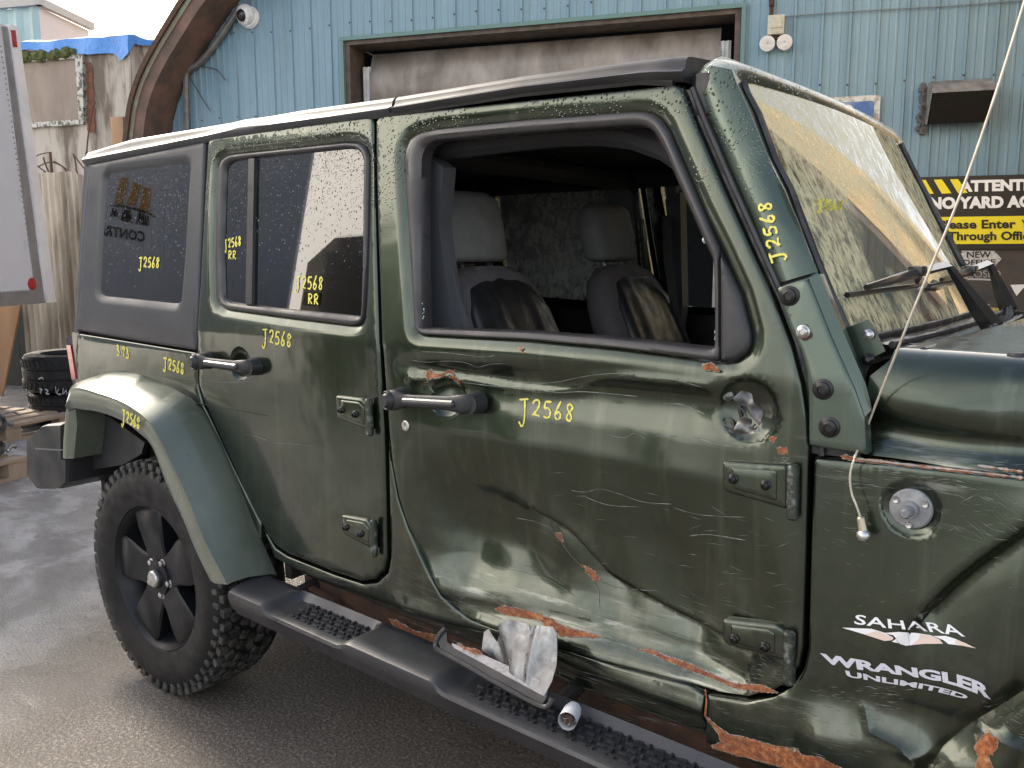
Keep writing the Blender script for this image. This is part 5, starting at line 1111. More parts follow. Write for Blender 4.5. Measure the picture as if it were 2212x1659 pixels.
hinge(front_door, pxs('C', [(305, 862), (600, 895), (640, 925), (640, 1085), (330, 1000), (308, 975)]), pxs('C', [(662, 935), (662, 1190)]), pxs('C', [(375, 962), (535, 1004)]), fl)
hinge(rear_door, [(732, 853), (790, 860), (806, 875), (806, 930), (736, 902)], [(806, 862), (809, 936)], [(748, 884), (778, 893)], fl, .010)
hinge(rear_door, [(744, 1110), (800, 1120), (816, 1138), (816, 1186), (748, 1150)], [(816, 1122), (818, 1196)], [(758, 1136), (790, 1150)], fl, .010)
ab = np.array([ant[0], float(surf_cowl(np.array([ant[0]]), np.array([ant[1]]))[0]), ant[1]])
V, Fc = dome(ab, np.array([0, -1., 0]), [(.035, 0), (.035, .010), (.032, .013), (.016, .015), (.014, .024), (.010, .024), (.009, .046), (.006, .050), (0, .050)], 32); abase = MB().add(V, Fc).build('antenna_base', mat('dull_zinc', (.30, .31, .32), .5, .4, (.2, .2, .21), 40, rvar=.1), cowl_side)
for a in (30, 150, 270): V, Fc = dome(ab+np.array([.027*math.cos(R(a)), -.016, .027*math.sin(R(a))]), np.array([0, -1., 0]), [(.006, 0), (.005, .003), (0, .002)], 10); MB().add(V, Fc).build('rivet', STEEL, abase)
# ---- torn mirror mount on the door
ring_c = np.array([mirF[0], float(surf_door(np.array([mirF[0]]), np.array([mirF[1]]))[0]), mirF[1]])
V, Fc = dome(ring_c+np.array([.012, -.001, -.002]), np.array([0, -1., 0]), [(.040, 0), (.040, .003), (.034, .003), (.033, -.002), (0, -.002)], 32); mplate = MB().add(V, Fc).build('mirror_mount_plate', PLASTIC, front_door)
def crumple_on(name, P, m, parent, off, amp, mapf, h=2.5):
    Pp = resample(np.array(P), h); g = np.array([(x, y) for x in np.arange(Pp[:, 0].min(), Pp[:, 0].max(), h) for y in np.arange(Pp[:, 1].min(), Pp[:, 1].max(), h)]); g = g[inside(g, Pp) & (pdist(g, Pp) > h*.4)]; V2 = np.concatenate([Pp, g]) if len(g) else Pp
    r = delaunay_2d_cdt([Vector(v) for v in V2], [(i, (i+1) % len(Pp)) for i in range(len(Pp))], [], 1, 1e-5); V2 = np.array([v[:] for v in r[0]]); W_ = mapf(V2); dz = off+amp*(np.sin(V2[:, 0]*.13+V2[:, 1]*.09)+.7*np.sin(V2[:, 1]*.19-V2[:, 0]*.05)); W_[:, 1] -= dz; n = len(W_)
    return MB().add(list(W_)+[w+np.array([0, .002, 0]) for w in W_], [tuple(f) for f in r[2]]+[tuple(i+n for i in f[::-1]) for f in r[2]]).build(name, m, parent, sharp=40)
md0 = lambda UV: sidepts(UV, surfS)
crumple_on('torn_cover', pxs('B', [(285, 1228), (315, 1192), (345, 1200), (385, 1240), (420, 1300), (430, 1350), (410, 1372), (385, 1345), (360, 1290), (325, 1262), (340, 1275), (310, 1272)]), MIRROR_PLASTIC, mplate, .012, .006, md0)
crumple_on('bent_bracket', pxs('B', [(300, 1335), (322, 1328), (345, 1318), (365, 1345), (352, 1380), (380, 1390), (400, 1375), (418, 1402), (370, 1415), (300, 1420), (240, 1400), (285, 1390)]), mat('bracket_scuffed', (.26, .25, .23), .45, .5, (.08, .08, .08), 60), mplate, .010, .006, md0)
for P_ in ([(300, 1270), (330, 1300), (345, 1330)], [(390, 1365), (375, 1380), (395, 1400)]): MB().tube([p+np.array([0, -.012, 0]) for p in md0(np.array(catmull(pxs('B', P_), 4)))], .002, 6).build('cut_wire', RUBBER, mplate)
for q in ((240, 1222), (245, 1368)): V, Fc = dome(sidepts([px('B', *q)], surf_door)[0], np.array([0, -1., 0]), [(.012, 0), (.011, .004), (.004, .006), (0, .006)], 14); MB().add(V, Fc).build('spot_weld', STEELG, front_door)
# ---- rear wheel flare
def pl_y(k, pts, y): return np.array([ony(*px(k, *p), y) if k != 'v' else ony(*p, y) for p in pts])
ridge = [ony(*q, -.925) for q in [(146, 862), (152, 846), (170, 838), (215, 850), (264, 868), (312.6, 902), (340, 938), (378.7, 1017), (413, 1093.5), (443.6, 1170), (491.4, 1263)]]
body = [ony(*q, -.785) for q in [(150, 845), (163, 828), (208, 812), (248, 803), (312.7, 812), (382, 843), (418, 871), (453, 925), (497, 1022), (537, 1125), (586, 1240)]]
lip = [ony(*q, -.915) for q in [(150, 890), (158, 882), (176, 884), (215, 890), (262, 908), (300, 935), (329, 967), (359.6, 1047), (397.8, 1135), (420.7, 1192), (452, 1252)]]
rd = np.array(catmull(ridge, 5)); bd = np.array(catmull(body, 5)); lp = np.array(catmull(lip, 5))
mid = rd*.55+bd*.45+np.array([0, 0, .008]); rd0 = rd*.9+bd*.1+np.array([0, .004, .004]); rl = rd*.5+lp*.5+np.array([0, -.012, 0]); und = lp+np.array([0, .03, -.004]); und2 = bd*.5+lp*.5+np.array([0, .08, -.03])
flare = MB().loft([bd+np.array([0, .02, -.01]), bd, mid, rd0, rd, rl, lp, und, und2]).build('rear_fender_flare', PAINT3, car, sharp=40)
# rear drop of the flare behind the wheel
dl = [ony(*q, -.915) for q in [(146, 862), (141, 900), (137, 950), (136, 990)]]; dr_ = [ony(*q, -.90) for q in pxs('Q', [(470, 1040), (480, 1150), (470, 1250), (460, 1360)])]
MB().loft([[p+np.array([-.0, .10, 0]) for p in dl], dl, [p*.5+q_*.5+np.array([0, -.008, 0]) for p, q_ in zip(dl, dr_)], dr_, [p+np.array([.0, .1, 0]) for p in dr_]]).build('flare_rear_leg', PAINT3, flare, sharp=40)
P = [ony(*q, -.80) for q in pxs('Q', [(470, 1050), (500, 1060), (680, 1100), (900, 1260), (880, 1330), (760, 1400), (560, 1430), (490, 1420), (465, 1350)])]; MB().prism(P, (0, .02, 0)).build('wheel_liner', PLASTIC, car, smooth=False)
# ---- tail lamp, rear bumper
P = [ony(*q, -.765) for q in pxs('G', [(410, 445), (430, 428), (466, 424), (470, 520), (482, 738), (455, 735), (415, 500)])]; tl = MB().prism(P, (0, .10, 0)).build('tail_lamp', PLASTIC, car, smooth=False)
P = [ony(*q, -.772) for q in pxs('G', [(412, 488), (438, 490), (470, 700), (446, 703)])]; MB().prism(P, (0, .06, 0)).build('red_lens', LAMPRED, tl, smooth=False)
bp = pxs('G', [(180, 1082), (272, 990), (300, 980), (400, 975), (402, 1195), (432, 1205), (432, 1340), (392, 1380), (246, 1382), (182, 1300)])
P = [ony(*q, -.885) for q in bp]; c_ = np.mean(P, 0); outer_l = [c_+(p-c_)*.955+np.array([0, -.012, 0]) for p in P]; b2_ = [p+np.array([0, .02, 0]) for p in P]; b3_ = [p+np.array([0, 1.75, 0]) for p in P]
mb = MB(); mb.loft([outer_l, P, b2_, b3_], True); mb.F.append(tuple(range(len(P)))); bump_ = mb.build('rear_bumper', PLASTIC, car, sharp=30)
mb = MB(); q = [ony(*q_, -.898) for q_ in pxs('G', [(218, 1128), (388, 1138), (388, 1146), (218, 1137)])]; mb.prism(q, (0, .01, 0)); mb.build('bumper_groove', mat('bumper_edge', (.10, .105, .115), .35), bump_, smooth=False)
# ---- running board
ys_ = [-.785, -.80, -.82, -.90, -.925, -.940, -.944, -.938, -.915, -.86, -.79]
def zstep(x): return .470-.034*(x-.5)
xp = [(.60, .965), (1.245, 2.0)]
def padw(x): return max([min(max((x-a)/.05, 0), 1)*min(max((b-x)/.05, 0), 1) for a, b in xp])
rows = []
for x in list(np.arange(.435, 2.3, .0125)):
    p = padw(x); p = p*p*(3-2*p); z = zstep(x); en = min(1, (x-.435)/.03+.35)
    zz = [z-.012, z-.004, z-.004-.020*p, z-.001-.022*p, z-.001-.016*p, z-.008-.014*p, z-.020-.010*p, z-.04, z-.082, z-.085, z-.06]
    rows.append([(x, -.79+(yy+.79)*en, z-.04+(q-z+.04)*(en if k > 6 else 1)) for k, (yy, q) in enumerate(zip(ys_, zz))])
mb = MB(); mb.loft(rows); mb.F.append(tuple(range(len(ys_)))); STEPM = mat('step_plastic', (.022, .0225, .026), .36, 0, (.034, .034, .038), 5, rvar=.1, bscale=300, bstr=.15, bdist=.001)
step = mb.build('running_board', STEPM, car, sharp=40)
mb = MB(); i = 0
for (a, b) in xp:
    x = a+.085
    while x < b-.05:
        for j in range(5):
            y = -.826-.0205*j; xx = x+(.0125 if j % 2 else 0)+.003*j; z = zstep(xx)-.0235
            M_ = rotz(.12 if (i+j) % 2 == 0 else math.pi/2); mb.box((xx, y, z+.002), ((.021, .0065, .009) if (i+j) % 2 == 0 else (.014, .0065, .010)), M_, .0028)
        x += .025; i += 1
o = mb.build('tread_pattern', STEPM, step, sharp=30); tag(o, kind='stuff')
o.data.materials[0] = mat('step_tread', (.020, .0205, .023), .22, 0, (.03, .03, .033), 30)
for x in (.55, 1.5, 2.1): MB().tube([(x, -.82, zstep(x)-.05), (x, -.5, .46)], .02, 8).build('step_bracket', UNDER, step)
# ---- wheels
def make_wheel(name='wheel'):
    cx, cz = 0., HUBZ; e = bpy.data.objects.new(name, None); col.objects.link(e); e.location = (0, 0, HUBZ); set_parent(e, car); rt = .386
    yo = -.915
    prof = [(.232, yo+.020), (.240, yo+.006), (.255, yo+.002), (.285, yo-.006), (.32, yo-.008), (.345, yo-.001), (.362, yo+.012), (.370, yo+.028), (.374, yo+.06), (.376, yo+.13), (.374, yo+.20), (.370, yo+.232), (.345, yo+.26), (.30, yo+.265), (.245, yo+.25), (.232, yo+.24)]
    ty = MB().lathe(prof, (cx, 0, cz), 'y', 96).build('tyre', TYRE, e)
    # side wall ribs and lettering bumps
    mb = MB()
    for k in range(52):
        a = 2*math.pi*k/52; mb.box((cx+.350*math.cos(a), yo+.006, cz+.350*math.sin(a)), (.030, .016, .020), Matrix.Rotation(-a, 3, 'Y'), .004)
        a2 = a+.06; mb.box((cx+.372*math.cos(a2), yo+.022, cz+.372*math.sin(a2)), (.022, .030, .026), Matrix.Rotation(-a2, 3, 'Y'), .004)
    for k in range(52):
        a = 2*math.pi*k/52
        for j, (dy, ln, tw) in enumerate(((.050, .034, .25), (.085, .030, -.35), (.117, .030, .35), (.149, .030, -.35), (.185, .034, .2))):
            a2 = a+(.5*2*math.pi/52 if j % 2 else 0)+.02*math.sin(k*3+j); mb.box((cx+.377*math.cos(a2), yo+dy, cz+.377*math.sin(a2)), (.018, ln*.86, .030), Matrix.Rotation(-a2, 3, 'Y') @ Matrix.Rotation(tw, 3, 'X'), .003)
    o = mb.build('tread_blocks', TREAD, ty, sharp=25); tag(o, kind='stuff')
    # rim
    rp = [(.226, yo+.235), (.228, yo+.20), (.205, yo+.17), (.200, yo+.10), (.205, yo+.055), (.222, yo+.030), (.229, yo+.016), (.236, yo+.008), (.240, yo+.012), (.240, yo+.022)]
    rm_ = MB().lathe(rp, (cx, 0, cz), 'y', 72).build('rim', RIM, e)
    MB().lathe([(0, yo+.12), (.19, yo+.12), (.20, yo+.14)], (cx, 0, cz), 'y', 36).build('brake_disc', UNDER, e)
    for k in range(5):
        a = 2*math.pi*k/5+R(100); ca, sa = math.cos(a), math.sin(a); tx, tz = -sa, ca; mb = MB(); w0, w1 = .056, .076; L_ = []
        for (r, w, y0, y1) in ((.03, w0, yo+.030, yo+.075), (.10, w0, yo+.024, yo+.07), (.17, w1*.96, yo+.018, yo+.065), (.215, w1, yo+.018, yo+.065), (.226, w1, yo+.024, yo+.06)):
            L_.append([(cx+ca*r+tx*s_*w, y, cz+sa*r+tz*s_*w) for (s_, y) in ((-1, y1), (-1, y0+.006), (-.88, y0), (.88, y0), (1, y0+.006), (1, y1))])
        mb.loft(L_); mb.build('spoke', RIM, rm_, sharp=35)
    MB().lathe([(.062, yo+.04), (.058, yo+.022), (.036, yo+.018), (.034, yo+.012), (.030, yo+.010)], (cx, 0, cz), 'y', 32).build('hub', RIM, rm_)
    MB().lathe([(.029, yo+.012), (.028, yo+.004), (.024, yo+.0), (0, yo-.001)], (cx, 0, cz), 'y', 32).build('hub_cap', STEEL, rm_)
    for k in range(5):
        a = 2*math.pi*k/5+R(100+36); c3 = np.array([cx+.0585*math.cos(a), yo+.030, cz+.0585*math.sin(a)]); V, Fc = dome(c3, np.array([0, -1., 0]), [(.014, -.01), (.014, .003), (.0095, .004), (.009, .012), (.005, .014), (0, .014)], 12); MB().add(V, Fc).build('lug_nut', STEEL, rm_)
    return e
w1_ = make_wheel()
for (x, y, rz) in ((2.946, 0, 0), (0, 0, math.pi), (2.946, 0, math.pi)):
    c_w = copy_tree(w1_); c_w.parent = car; c_w.matrix_parent_inverse = w1_.matrix_parent_inverse.copy(); c_w.location = (x, y, HUBZ); c_w.rotation_euler = (0, 0, rz)
# front flare and nose (mostly outside the picture)
th = np.linspace(R(200), R(-5), 26); arcs = []
for (r, y, dz) in ((.50, -.78, .02), (.49, -.86, .03), (.48, -.925, .02), (.46, -.93, -.02), (.44, -.90, -.02)): arcs.append([(2.946+r*1.12*math.cos(a), y, HUBZ+.10+r*math.sin(a)*1.0+dz) for a in th])
MB().loft(arcs).build('front_fender_flare', PAINT, car, sharp=40)
MB().loft([[(x, -y, z) for x, y, z in l] for l in arcs]).build('front_fender_flare', PAINT, car, sharp=40)
for sg in (-1, 1): MB().prism([(2.40, sg*.70, .75), (2.62, sg*.70, 1.0), (3.30, sg*.66, 1.0), (3.30, sg*.66, 1.10), (2.40, sg*.73, 1.06)], (0, -sg*.06, 0)).build('inner_fender', PAINT, car, smooth=False)
mb = MB(); mb.box((3.33, 0, .95), (.06, 1.35, .42), None, .03); mb.build('grille', PAINT, car); mb = MB(); mb.box((3.55, 0, .62), (.18, 1.6, .22), None, .03); mb.build('front_bumper', PLASTIC, car); mb = MB(); mb.box((2.95, 0, .95), (.7, 1.2, .30), None, .03); mb.build('engine_bay', UNDER, car)

# ================================================================== interior
def superloft(secs, n=24, ripple=0.):
    """secs: (center xyz, halfwidth y, halfthick along t, t-vector) rounded sections"""
    L_ = []
    for c, hw, ht, tv in secs:
        c = np.array(c); tv = np.array(tv); row = []
        for k in range(n):
            q = 2*math.pi*k/n; cy, sy = math.cos(q), math.sin(q); yy_ = hw*math.copysign(abs(cy)**.55, cy); row.append(c+np.array([0, 1., 0])*yy_+tv*(ht*math.copysign(abs(sy)**.7, sy)+(ripple*math.cos(yy_*2*math.pi/.085) if sy > .3 else 0)))
        L_.append(row)
    mb = MB(); mb.loft(L_, True); mb.F.append(tuple(range(n))); mb.F.append(tuple(len(mb.V)-n+k for k in range(n))); return mb
tvb = np.array([.90, 0, .42])
def seat(y, hx=0.):
    bk = lambda h: np.array([1.17-.24*h+hx, y, .80+.57*h])
    b = superloft([(bk(0), .24, .06, tvb), (bk(.2), .255, .075, tvb), (bk(.5), .25, .075, tvb), (bk(.8), .225, .068, tvb), (bk(.93), .19, .06, tvb), (bk(1.), .13, .035, tvb)], 32).build('front_seat', SEATMAUVE, car, sharp=60)
    superloft([(bk(0)+tvb*.01+tvb*.05, .17, .036, tvb), (bk(.45)+tvb*.01+tvb*.052, .19, .040, tvb), (bk(.75)+tvb*.01+tvb*.045, .175, .036, tvb), (bk(.88)+tvb*.01+tvb*.036, .14, .03, tvb), (bk(.93)+tvb*.01+tvb*.024, .08, .02, tvb)], 96, .0035).build('seat_insert', LEATHER, b, sharp=60)
    superloft([((1.20+hx, y, .72), .24, .07, (0, 0, 1)), ((1.35+hx, y, .74), .25, .075, (0, 0, 1)), ((1.55+hx, y, .76), .24, .07, (0, 0, 1)), ((1.62+hx, y, .755), .2, .04, (0, 0, 1))], 24).build('seat_cushion', SEATMAUVE, b)
    hc = bk(1.)+np.array([-.045, 0, .125]); superloft([(hc+np.array([.03, 0, -.100]), .112, .035, (1, 0, .1)), (hc+np.array([.022, 0, -.085]), .130, .052, (1, 0, .1)), (hc, .132, .060, (1, 0, .15)), (hc+np.array([-.012, 0, .07]), .126, .054, (1, 0, .2)), (hc+np.array([-.02, 0, .095]), .10, .035, (1, 0, .2))], 32).build('headrest', SEATGREY, b, sharp=60)
    for dy in (-.06, .06): MB().tube([bk(.95)+np.array([0, dy, 0]), hc+np.array([0, dy, -.06])], .007, 8).build('headrest_post', STEEL, b)
    MB().box((1.25+hx, y, .60), (.4, .4, .12), None, .02).build('seat_base', UNDER, b)
seat(-.37); seat(.37, .02)
rb_ = superloft([((.34, 0, .80), .60, .07, (1, 0, .2)), ((.28, 0, 1.1), .62, .08, (1, 0, .2)), ((.22, 0, 1.32), .58, .05, (1, 0, .2))], 24).build('rear_seat', SEATMAUVE, car)
for y in (-.35, .35): superloft([((.20, y, 1.36), .11, .04, (1, 0, .2)), ((.19, y, 1.44), .12, .05, (1, 0, .2)), ((.18, y, 1.52), .09, .03, (1, 0, .2))], 20).build('headrest', SEATMAUVE, rb_)
q = [ony(*u, -.63) for u in pxs('W', [(312, 380), (445, 480), (420, 800), (460, 1100), (520, 1400), (318, 1400)])]; MB().prism(q, (0, .05, 0)).build('pillar_trim', TRIMGREY, car, smooth=False)
q = [ony(*u, .60) for u in pxs('W', [(1672, 660), (1755, 620), (1768, 1250), (1745, 1440), (1720, 1300), (1700, 900)])]; MB().prism(q, (0, .05, 0)).build('pillar_trim', TRIMGREY, car, smooth=False)
q = [ony(*u, .5) for u in pxs('W', [(1655, 750), (1665, 1000), (1700, 1250), (1745, 1440)])]; MB().loft([q, [p+np.array([.035, 0, 0]) for p in q]]).build('seat_belt', RUBBER, car)
q = [ony(*u, -.6) for u in pxs('W', [(415, 900), (430, 1000), (470, 1180), (540, 1380)])]; MB().loft([q, [p+np.array([.04, 0, 0]) for p in q]]).build('seat_belt', TRIMGREY, car)
for y in (-.58, .58): MB().tube(catmull([(-.45, y, 1.2), (-.40, y, 1.62), (-.2, y, 1.69), (.9, y, 1.695), (1.55, y*.98, 1.68), (1.85, y*1.05, 1.45), (2.0, y*1.1, 1.2)], 5), .035, 10).build('roll_bar', HEADLINER, car)
MB().tube([(.88, -.6, 1.69), (.88, .6, 1.69)], .035, 10).build('roll_bar_cross', HEADLINER, car)
MB().box((1.70, .33, 1.665), (.17, .44, .018), Matrix.Rotation(.25, 3, 'Y'), .006).build('sun_visor', SEATGREY, car)
MB().box((.75, 0, 1.728), (.22, .3, .03), None, .01).build('dome_speaker', TRIMGREY, car)
MB().box((1.86, 0, 1.06), (.36, 1.34, .26), None, .05).build('dashboard', HEADLINER, car); MB().box((1.3, 0, .72), (.9, .22, .28), None, .03).build('centre_console', HEADLINER, car)
tor = []; Mt = Matrix.Rotation(R(-62), 3, 'Y'); stc = Vector((1.405, .37, 1.09))
for i in range(33): a = 2*math.pi*i/32; tor.append(np.array(stc+Mt @ Vector((.185*math.cos(a), .185*math.sin(a), 0))))
sw2 = MB().tube(tor, .016, 10, False).build('steering_wheel', mat('steering_rim_grey', (.32, .32, .33), .3, 0, (.22, .22, .22), 20), car)
MB().tube([np.array(stc), np.array(stc+Vector((.2, 0, -.11)))], [.07, .04], 14).build('steering_hub', HEADLINER, sw2)
for a in (0, math.pi, math.pi/2*3): MB().tube([np.array(stc), np.array(stc+Mt @ Vector((.18*math.cos(a), .18*math.sin(a), 0)))], .014, 6).build('steering_spoke', HEADLINER, sw2)

# ================================================================== writing, rust and scratches on the vehicle
md = lambda UV: sidepts(UV, surf_door, .0015); mr_ = lambda UV: sidepts(UV, surf_rear, .0015); mq = lambda UV: sidepts(UV, lambda x, z: S(z)+.004, .0015); mc = lambda UV: sidepts(UV, surf_cowl, .0015); mk = lambda UV: sidepts(UV, surf_rock, .0015)
mg = lambda UV: sidepts(UV, lambda x, z: S(z)+.018, .002); mgq = lambda UV: sidepts(UV, lambda x, z: S(z)+.014, .002)
def zs(k, x, y): s_ = ZM[k][2]/1.736; return np.array([x*s_, y*s_])
scribble('J2568', px('D', 832, 440), zs('D', 62, 8), zs('D', -4, 92), md, .0042, front_door, jscale=1.5)
scribble('J2568', px('A', 1375, 1278), zs('A', 38, 8), zs('A', -3, 82), mr_, .0048, rear_door, jscale=1.35)
scribble('J2568', px('A', 726, 1466), zs('A', 27, 9), zs('A', -3, 66), mq, .0062, quarter_panel, jscale=1.2)
scribble('3.73', px('A', 415, 1385), zs('A', 24, 7), zs('A', 3, 66), mq, .0062, quarter_panel)
scribble('J2568', px('A', 566, 812), zs('A', 27, 1), zs('A', -3, 62), mgq, .0060, top_side, jscale=1.25)
scribble('J2568', px('A', 1122, 700), zs('A', 22, -5), zs('A', 2, 54), mg, .0050, rear_door); scribble('RR', px('A', 1150, 770), zs('A', 28, 0), zs('A', 0, 54), mg, .0042, rear_door)
scribble('J2568', px('A', 1592, 938), zs('A', 36, 1), zs('A', -3, 78), mg, .0048, rear_door, jscale=1.15); scribble('RR', px('A', 1672, 1050), zs('A', 38, 4), zs('A', 0, 64), mg, .0050, rear_door)
mfl = lambda UV: np.array([ony(u, v, -.938) for u, v in UV]); scribble('J2568', px('Q', 762, 1052), zs('Q', 22, 12), zs('Q', -4, 66), mfl, .0060, flare, jscale=1.4)
mpf = lambda UV: sidepts(UV, lambda x, z: S(z)+.010, .003); scribble('J2568', px('B', 462, 532), zs('B', -14, -62), zs('B', 62, -14), mpf, .0042, frame, jscale=1.15)
mws = lambda UV: np.array([wspt(u, v, .004) for u, v in UV]); scribble('J2567', px('T', 570, 1550), zs('T', 40, 4), zs('T', 12, 75), mws, .0060, GLs)
# model lettering and dune emblem
text_on('SAHARA', pxs('M', [(470, 8), (900, 66), (1290, 95), (1530, 124)]), pxs('M', [(452, 106), (800, 150), (1195, 182), (1605, 240)]), mc, DECALW, cowl_side, bold=.014, space=1.06)
text_on('WRANGLER', pxs('M', [(98, 408), (400, 458), (800, 524), (1300, 590), (1600, 648), (1868, 760)]), pxs('M', [(125, 503), (380, 562), (800, 618), (1300, 695), (1580, 772), (1872, 892)]), mc, DECALS, cowl_side, bold=.045, space=.98)
text_on('UNLIMITED', pxs('M', [(360, 588), (800, 665), (1300, 752), (1645, 848)]), pxs('M', [(378, 655), (800, 722), (1300, 808), (1610, 890)]), mc, DECALS, cowl_side, bold=.04, space=1.02)
mc2 = lambda UV: sidepts(UV, surf_cowl, .0022)
for P in ([(325, 145), (630, 157), (760, 195), (860, 250), (850, 270), (770, 282), (560, 215)], [(760, 200), (920, 190), (1100, 200), (1250, 225), (1340, 270), (1375, 310), (1180, 312), (990, 333), (845, 290), (890, 260), (860, 225)], [(1270, 232), (1400, 230), (1500, 260), (1715, 358), (1600, 335), (1430, 315), (1380, 275)]): patch('dune_emblem', [pxs('M', P)], mc, DECALW, cowl_side, jit=0, h=8)
for P in ([(560, 215), (680, 180), (720, 185), (830, 240), (860, 255), (840, 275), (770, 282)], [(1140, 210), (1250, 230), (1340, 270), (1375, 310), (1180, 312), (1050, 322), (1120, 270)], [(1510, 270), (1600, 300), (1715, 358), (1610, 338), (1500, 310)]): patch('dune_shade', [pxs('M', P)], mc2, DECALT, cowl_side, jit=0, h=8)
# rust
for k, P in (('D', [(300, 300), (330, 280), (345, 305), (400, 305), (425, 285), (452, 288), (465, 325), (496, 352), (480, 356), (430, 318), (330, 325), (308, 348)]), ('B', [(105, 1062), (150, 1050), (175, 1075), (195, 1098), (140, 1088), (108, 1090)]), ('D', [(820, 152), (845, 160), (842, 176), (828, 170)]), ('D', [(1030, 1205), (1060, 1205), (1074, 1252), (1050, 1235)]), ('D', [(1190, 1390), (1240, 1412), (1282, 1462), (1246, 1468), (1215, 1430)]),
  ('K', [(610, 482), (660, 462), (800, 488), (900, 518), (960, 545), (1030, 588), (1180, 628), (1290, 662), (1130, 658), (1030, 650), (960, 602), (890, 552), (700, 522), (640, 505)]), ('K', [(1530, 740), (1600, 740), (1700, 782), (1850, 830), (1950, 880), (2100, 945), (2212, 980), (2212, 1002), (2120, 975), (1950, 908), (1800, 852), (1620, 772)]), ('C', [(350, 1215), (500, 1220), (590, 1262), (480, 1252), (370, 1232)]), ('B', [(455, 1430), (482, 1440), (475, 1466), (455, 1455)]), ('B', [(490, 1490), (540, 1490), (545, 1520), (500, 1525)])):
    patch('rust_patch', [pxs(k, P)], md, RUSTY, front_door, jit=1.3, h=3)
for k, P in (('C', [(205, 1385), (270, 1440), (330, 1482), (400, 1492), (560, 1540), (690, 1560), (710, 1590), (800, 1600), (900, 1650), (1020, 1700), (850, 1720), (600, 1650), (420, 1600), (250, 1555), (240, 1538), (290, 1525), (270, 1470)]), ('M', [(1790, 1260), (1850, 1230), (1890, 1280), (1945, 1290), (1930, 1400), (1840, 1480), (1890, 1600), (1860, 1700), (1700, 1650), (1740, 1480), (1700, 1380)]), ('N', [(275, 262), (310, 252), (440, 290), (600, 296), (690, 305), (560, 316), (420, 305), (290, 280)])):
    patch('rust_patch', [pxs(k, P)], mc, RUSTY, cowl_side, jit=1.3, h=3)
patch('rust_patch', [pxs('S', [(1250, 605), (1300, 620), (1420, 690), (1570, 720), (1570, 775), (1400, 722), (1270, 640)])], mk, RUSTY, rocker, jit=1.2, h=3)
for P in ([(400, 285), (690, 318), (1100, 365), (1500, 408), (1890, 455)], [(1480, 345), (1700, 375), (1890, 400)]): 
    strip_mesh([catmull(pxs('N', P), 10)], mc, .005, jitter=.6).build('rust_edge', RUSTY, cowl_side); strip_mesh([catmull([np.array(q_)+np.array([0, -1.2]) for q_ in pxs('N', P)], 10)], mc2, .0025, jitter=.9).build('scraped_edge', BARE, cowl_side)
q = [ony(*u, -.742) for u in pxs('S', [(610, 388), (660, 380), (850, 470), (872, 522), (760, 482), (660, 430)])]; MB().prism(q, (0, .02, 0)).build('rusted_mount', RUST_DK, rocker, smooth=False)
# scratches: traced ones, then many fine ones
scd = [pxs('D', P) for P in ([(215, 225), (300, 238), (420, 232), (520, 240), (590, 265), (660, 250), (740, 245)], [(260, 178), (420, 185), (620, 208), (690, 198)], [(500, 315), (640, 318), (800, 345), (1000, 355), (1250, 310), (1500, 302), (1700, 335), (1860, 380)], [(500, 352), (700, 375), (880, 385), (1050, 410), (1200, 405), (1500, 432)], [(1120, 962), (1200, 972), (1290, 955), (1400, 985), (1530, 1028), (1690, 1040)], [(1200, 1000), (1330, 1045), (1500, 1055)], [(1320, 645), (1420, 665), (1480, 640), (1540, 670)], [(1600, 655), (1800, 660), (1950, 700), (2100, 720)], [(1700, 1060), (1850, 1100), (2110, 1115)], [(1790, 1220), (1900, 1212), (2110, 1245)], [(730, 1400), (880, 1432), (1000, 1470), (1140, 1560)], [(810, 1118), (920, 1140), (1030, 1185)], [(1060, 1250), (1120, 1330), (1190, 1400)], [(1245, 1470), (1275, 1540), (1280, 1640)], [(1290, 1480), (1400, 1515), (1600, 1530)], [(1640, 470), (1760, 480), (1880, 535)])]
random.seed(31)
def rand_scr(k, box, n, slope, ln, sp=.25):
    out = []
    for _ in range(n):
        x = random.uniform(box[0], box[2]); y = random.uniform(box[1], box[3]); l = random.uniform(.3, 1)*ln; sl_ = slope+random.gauss(0, sp); out.append((pxs(k, [(x, y), (x+l*.5, y+l*.5*sl_+random.uniform(-2, 2)), (x+l, y+l*sl_)]), random.choice((.0004, .0005, .0006, .0010))))
    return out
strip_mesh([(catmull(l, 5), random.uniform(.0009, .0018)) for l in scd], md, .0016, jitter=.5).build('scratches', SCRATCH, front_door)['kind'] = 'stuff'
o = strip_mesh(rand_scr('D', (900, 850, 2000, 1600), 26, .1, 90)+rand_scr('C', (40, 300, 640, 900), 26, .12, 110)+rand_scr('K', (300, 430, 2100, 900), 110, .3, 170, .06)+rand_scr('C', (400, 1080, 640, 1220), 60, .3, 60, .1)+rand_scr('C', (560, 20, 640, 60), 30, .1, 40), md, .001, jitter=.4).build('fine_scratches', SCRATCH, front_door); o['kind'] = 'stuff'
o = strip_mesh(rand_scr('N', (30, 290, 1800, 560), 120, .1, 160, .08)+rand_scr('N', (30, 560, 500, 1100), 22, .1, 110)+rand_scr('N', (1200, 450, 1890, 1000), 60, .3, 170, .4)+rand_scr('N', (300, 1000, 1890, 1650), 18, .15, 60)+rand_scr('C', (220, 1300, 1100, 1600), 80, .2, 90, .1)+rand_scr('M', (0, 750, 1000, 1000), 60, .12, 110, .1)+rand_scr('M', (1700, 900, 2200, 1300), 60, .3, 90, .5), mc, .001, jitter=.4).build('fine_scratches', SCRATCH, cowl_side); o['kind'] = 'stuff'
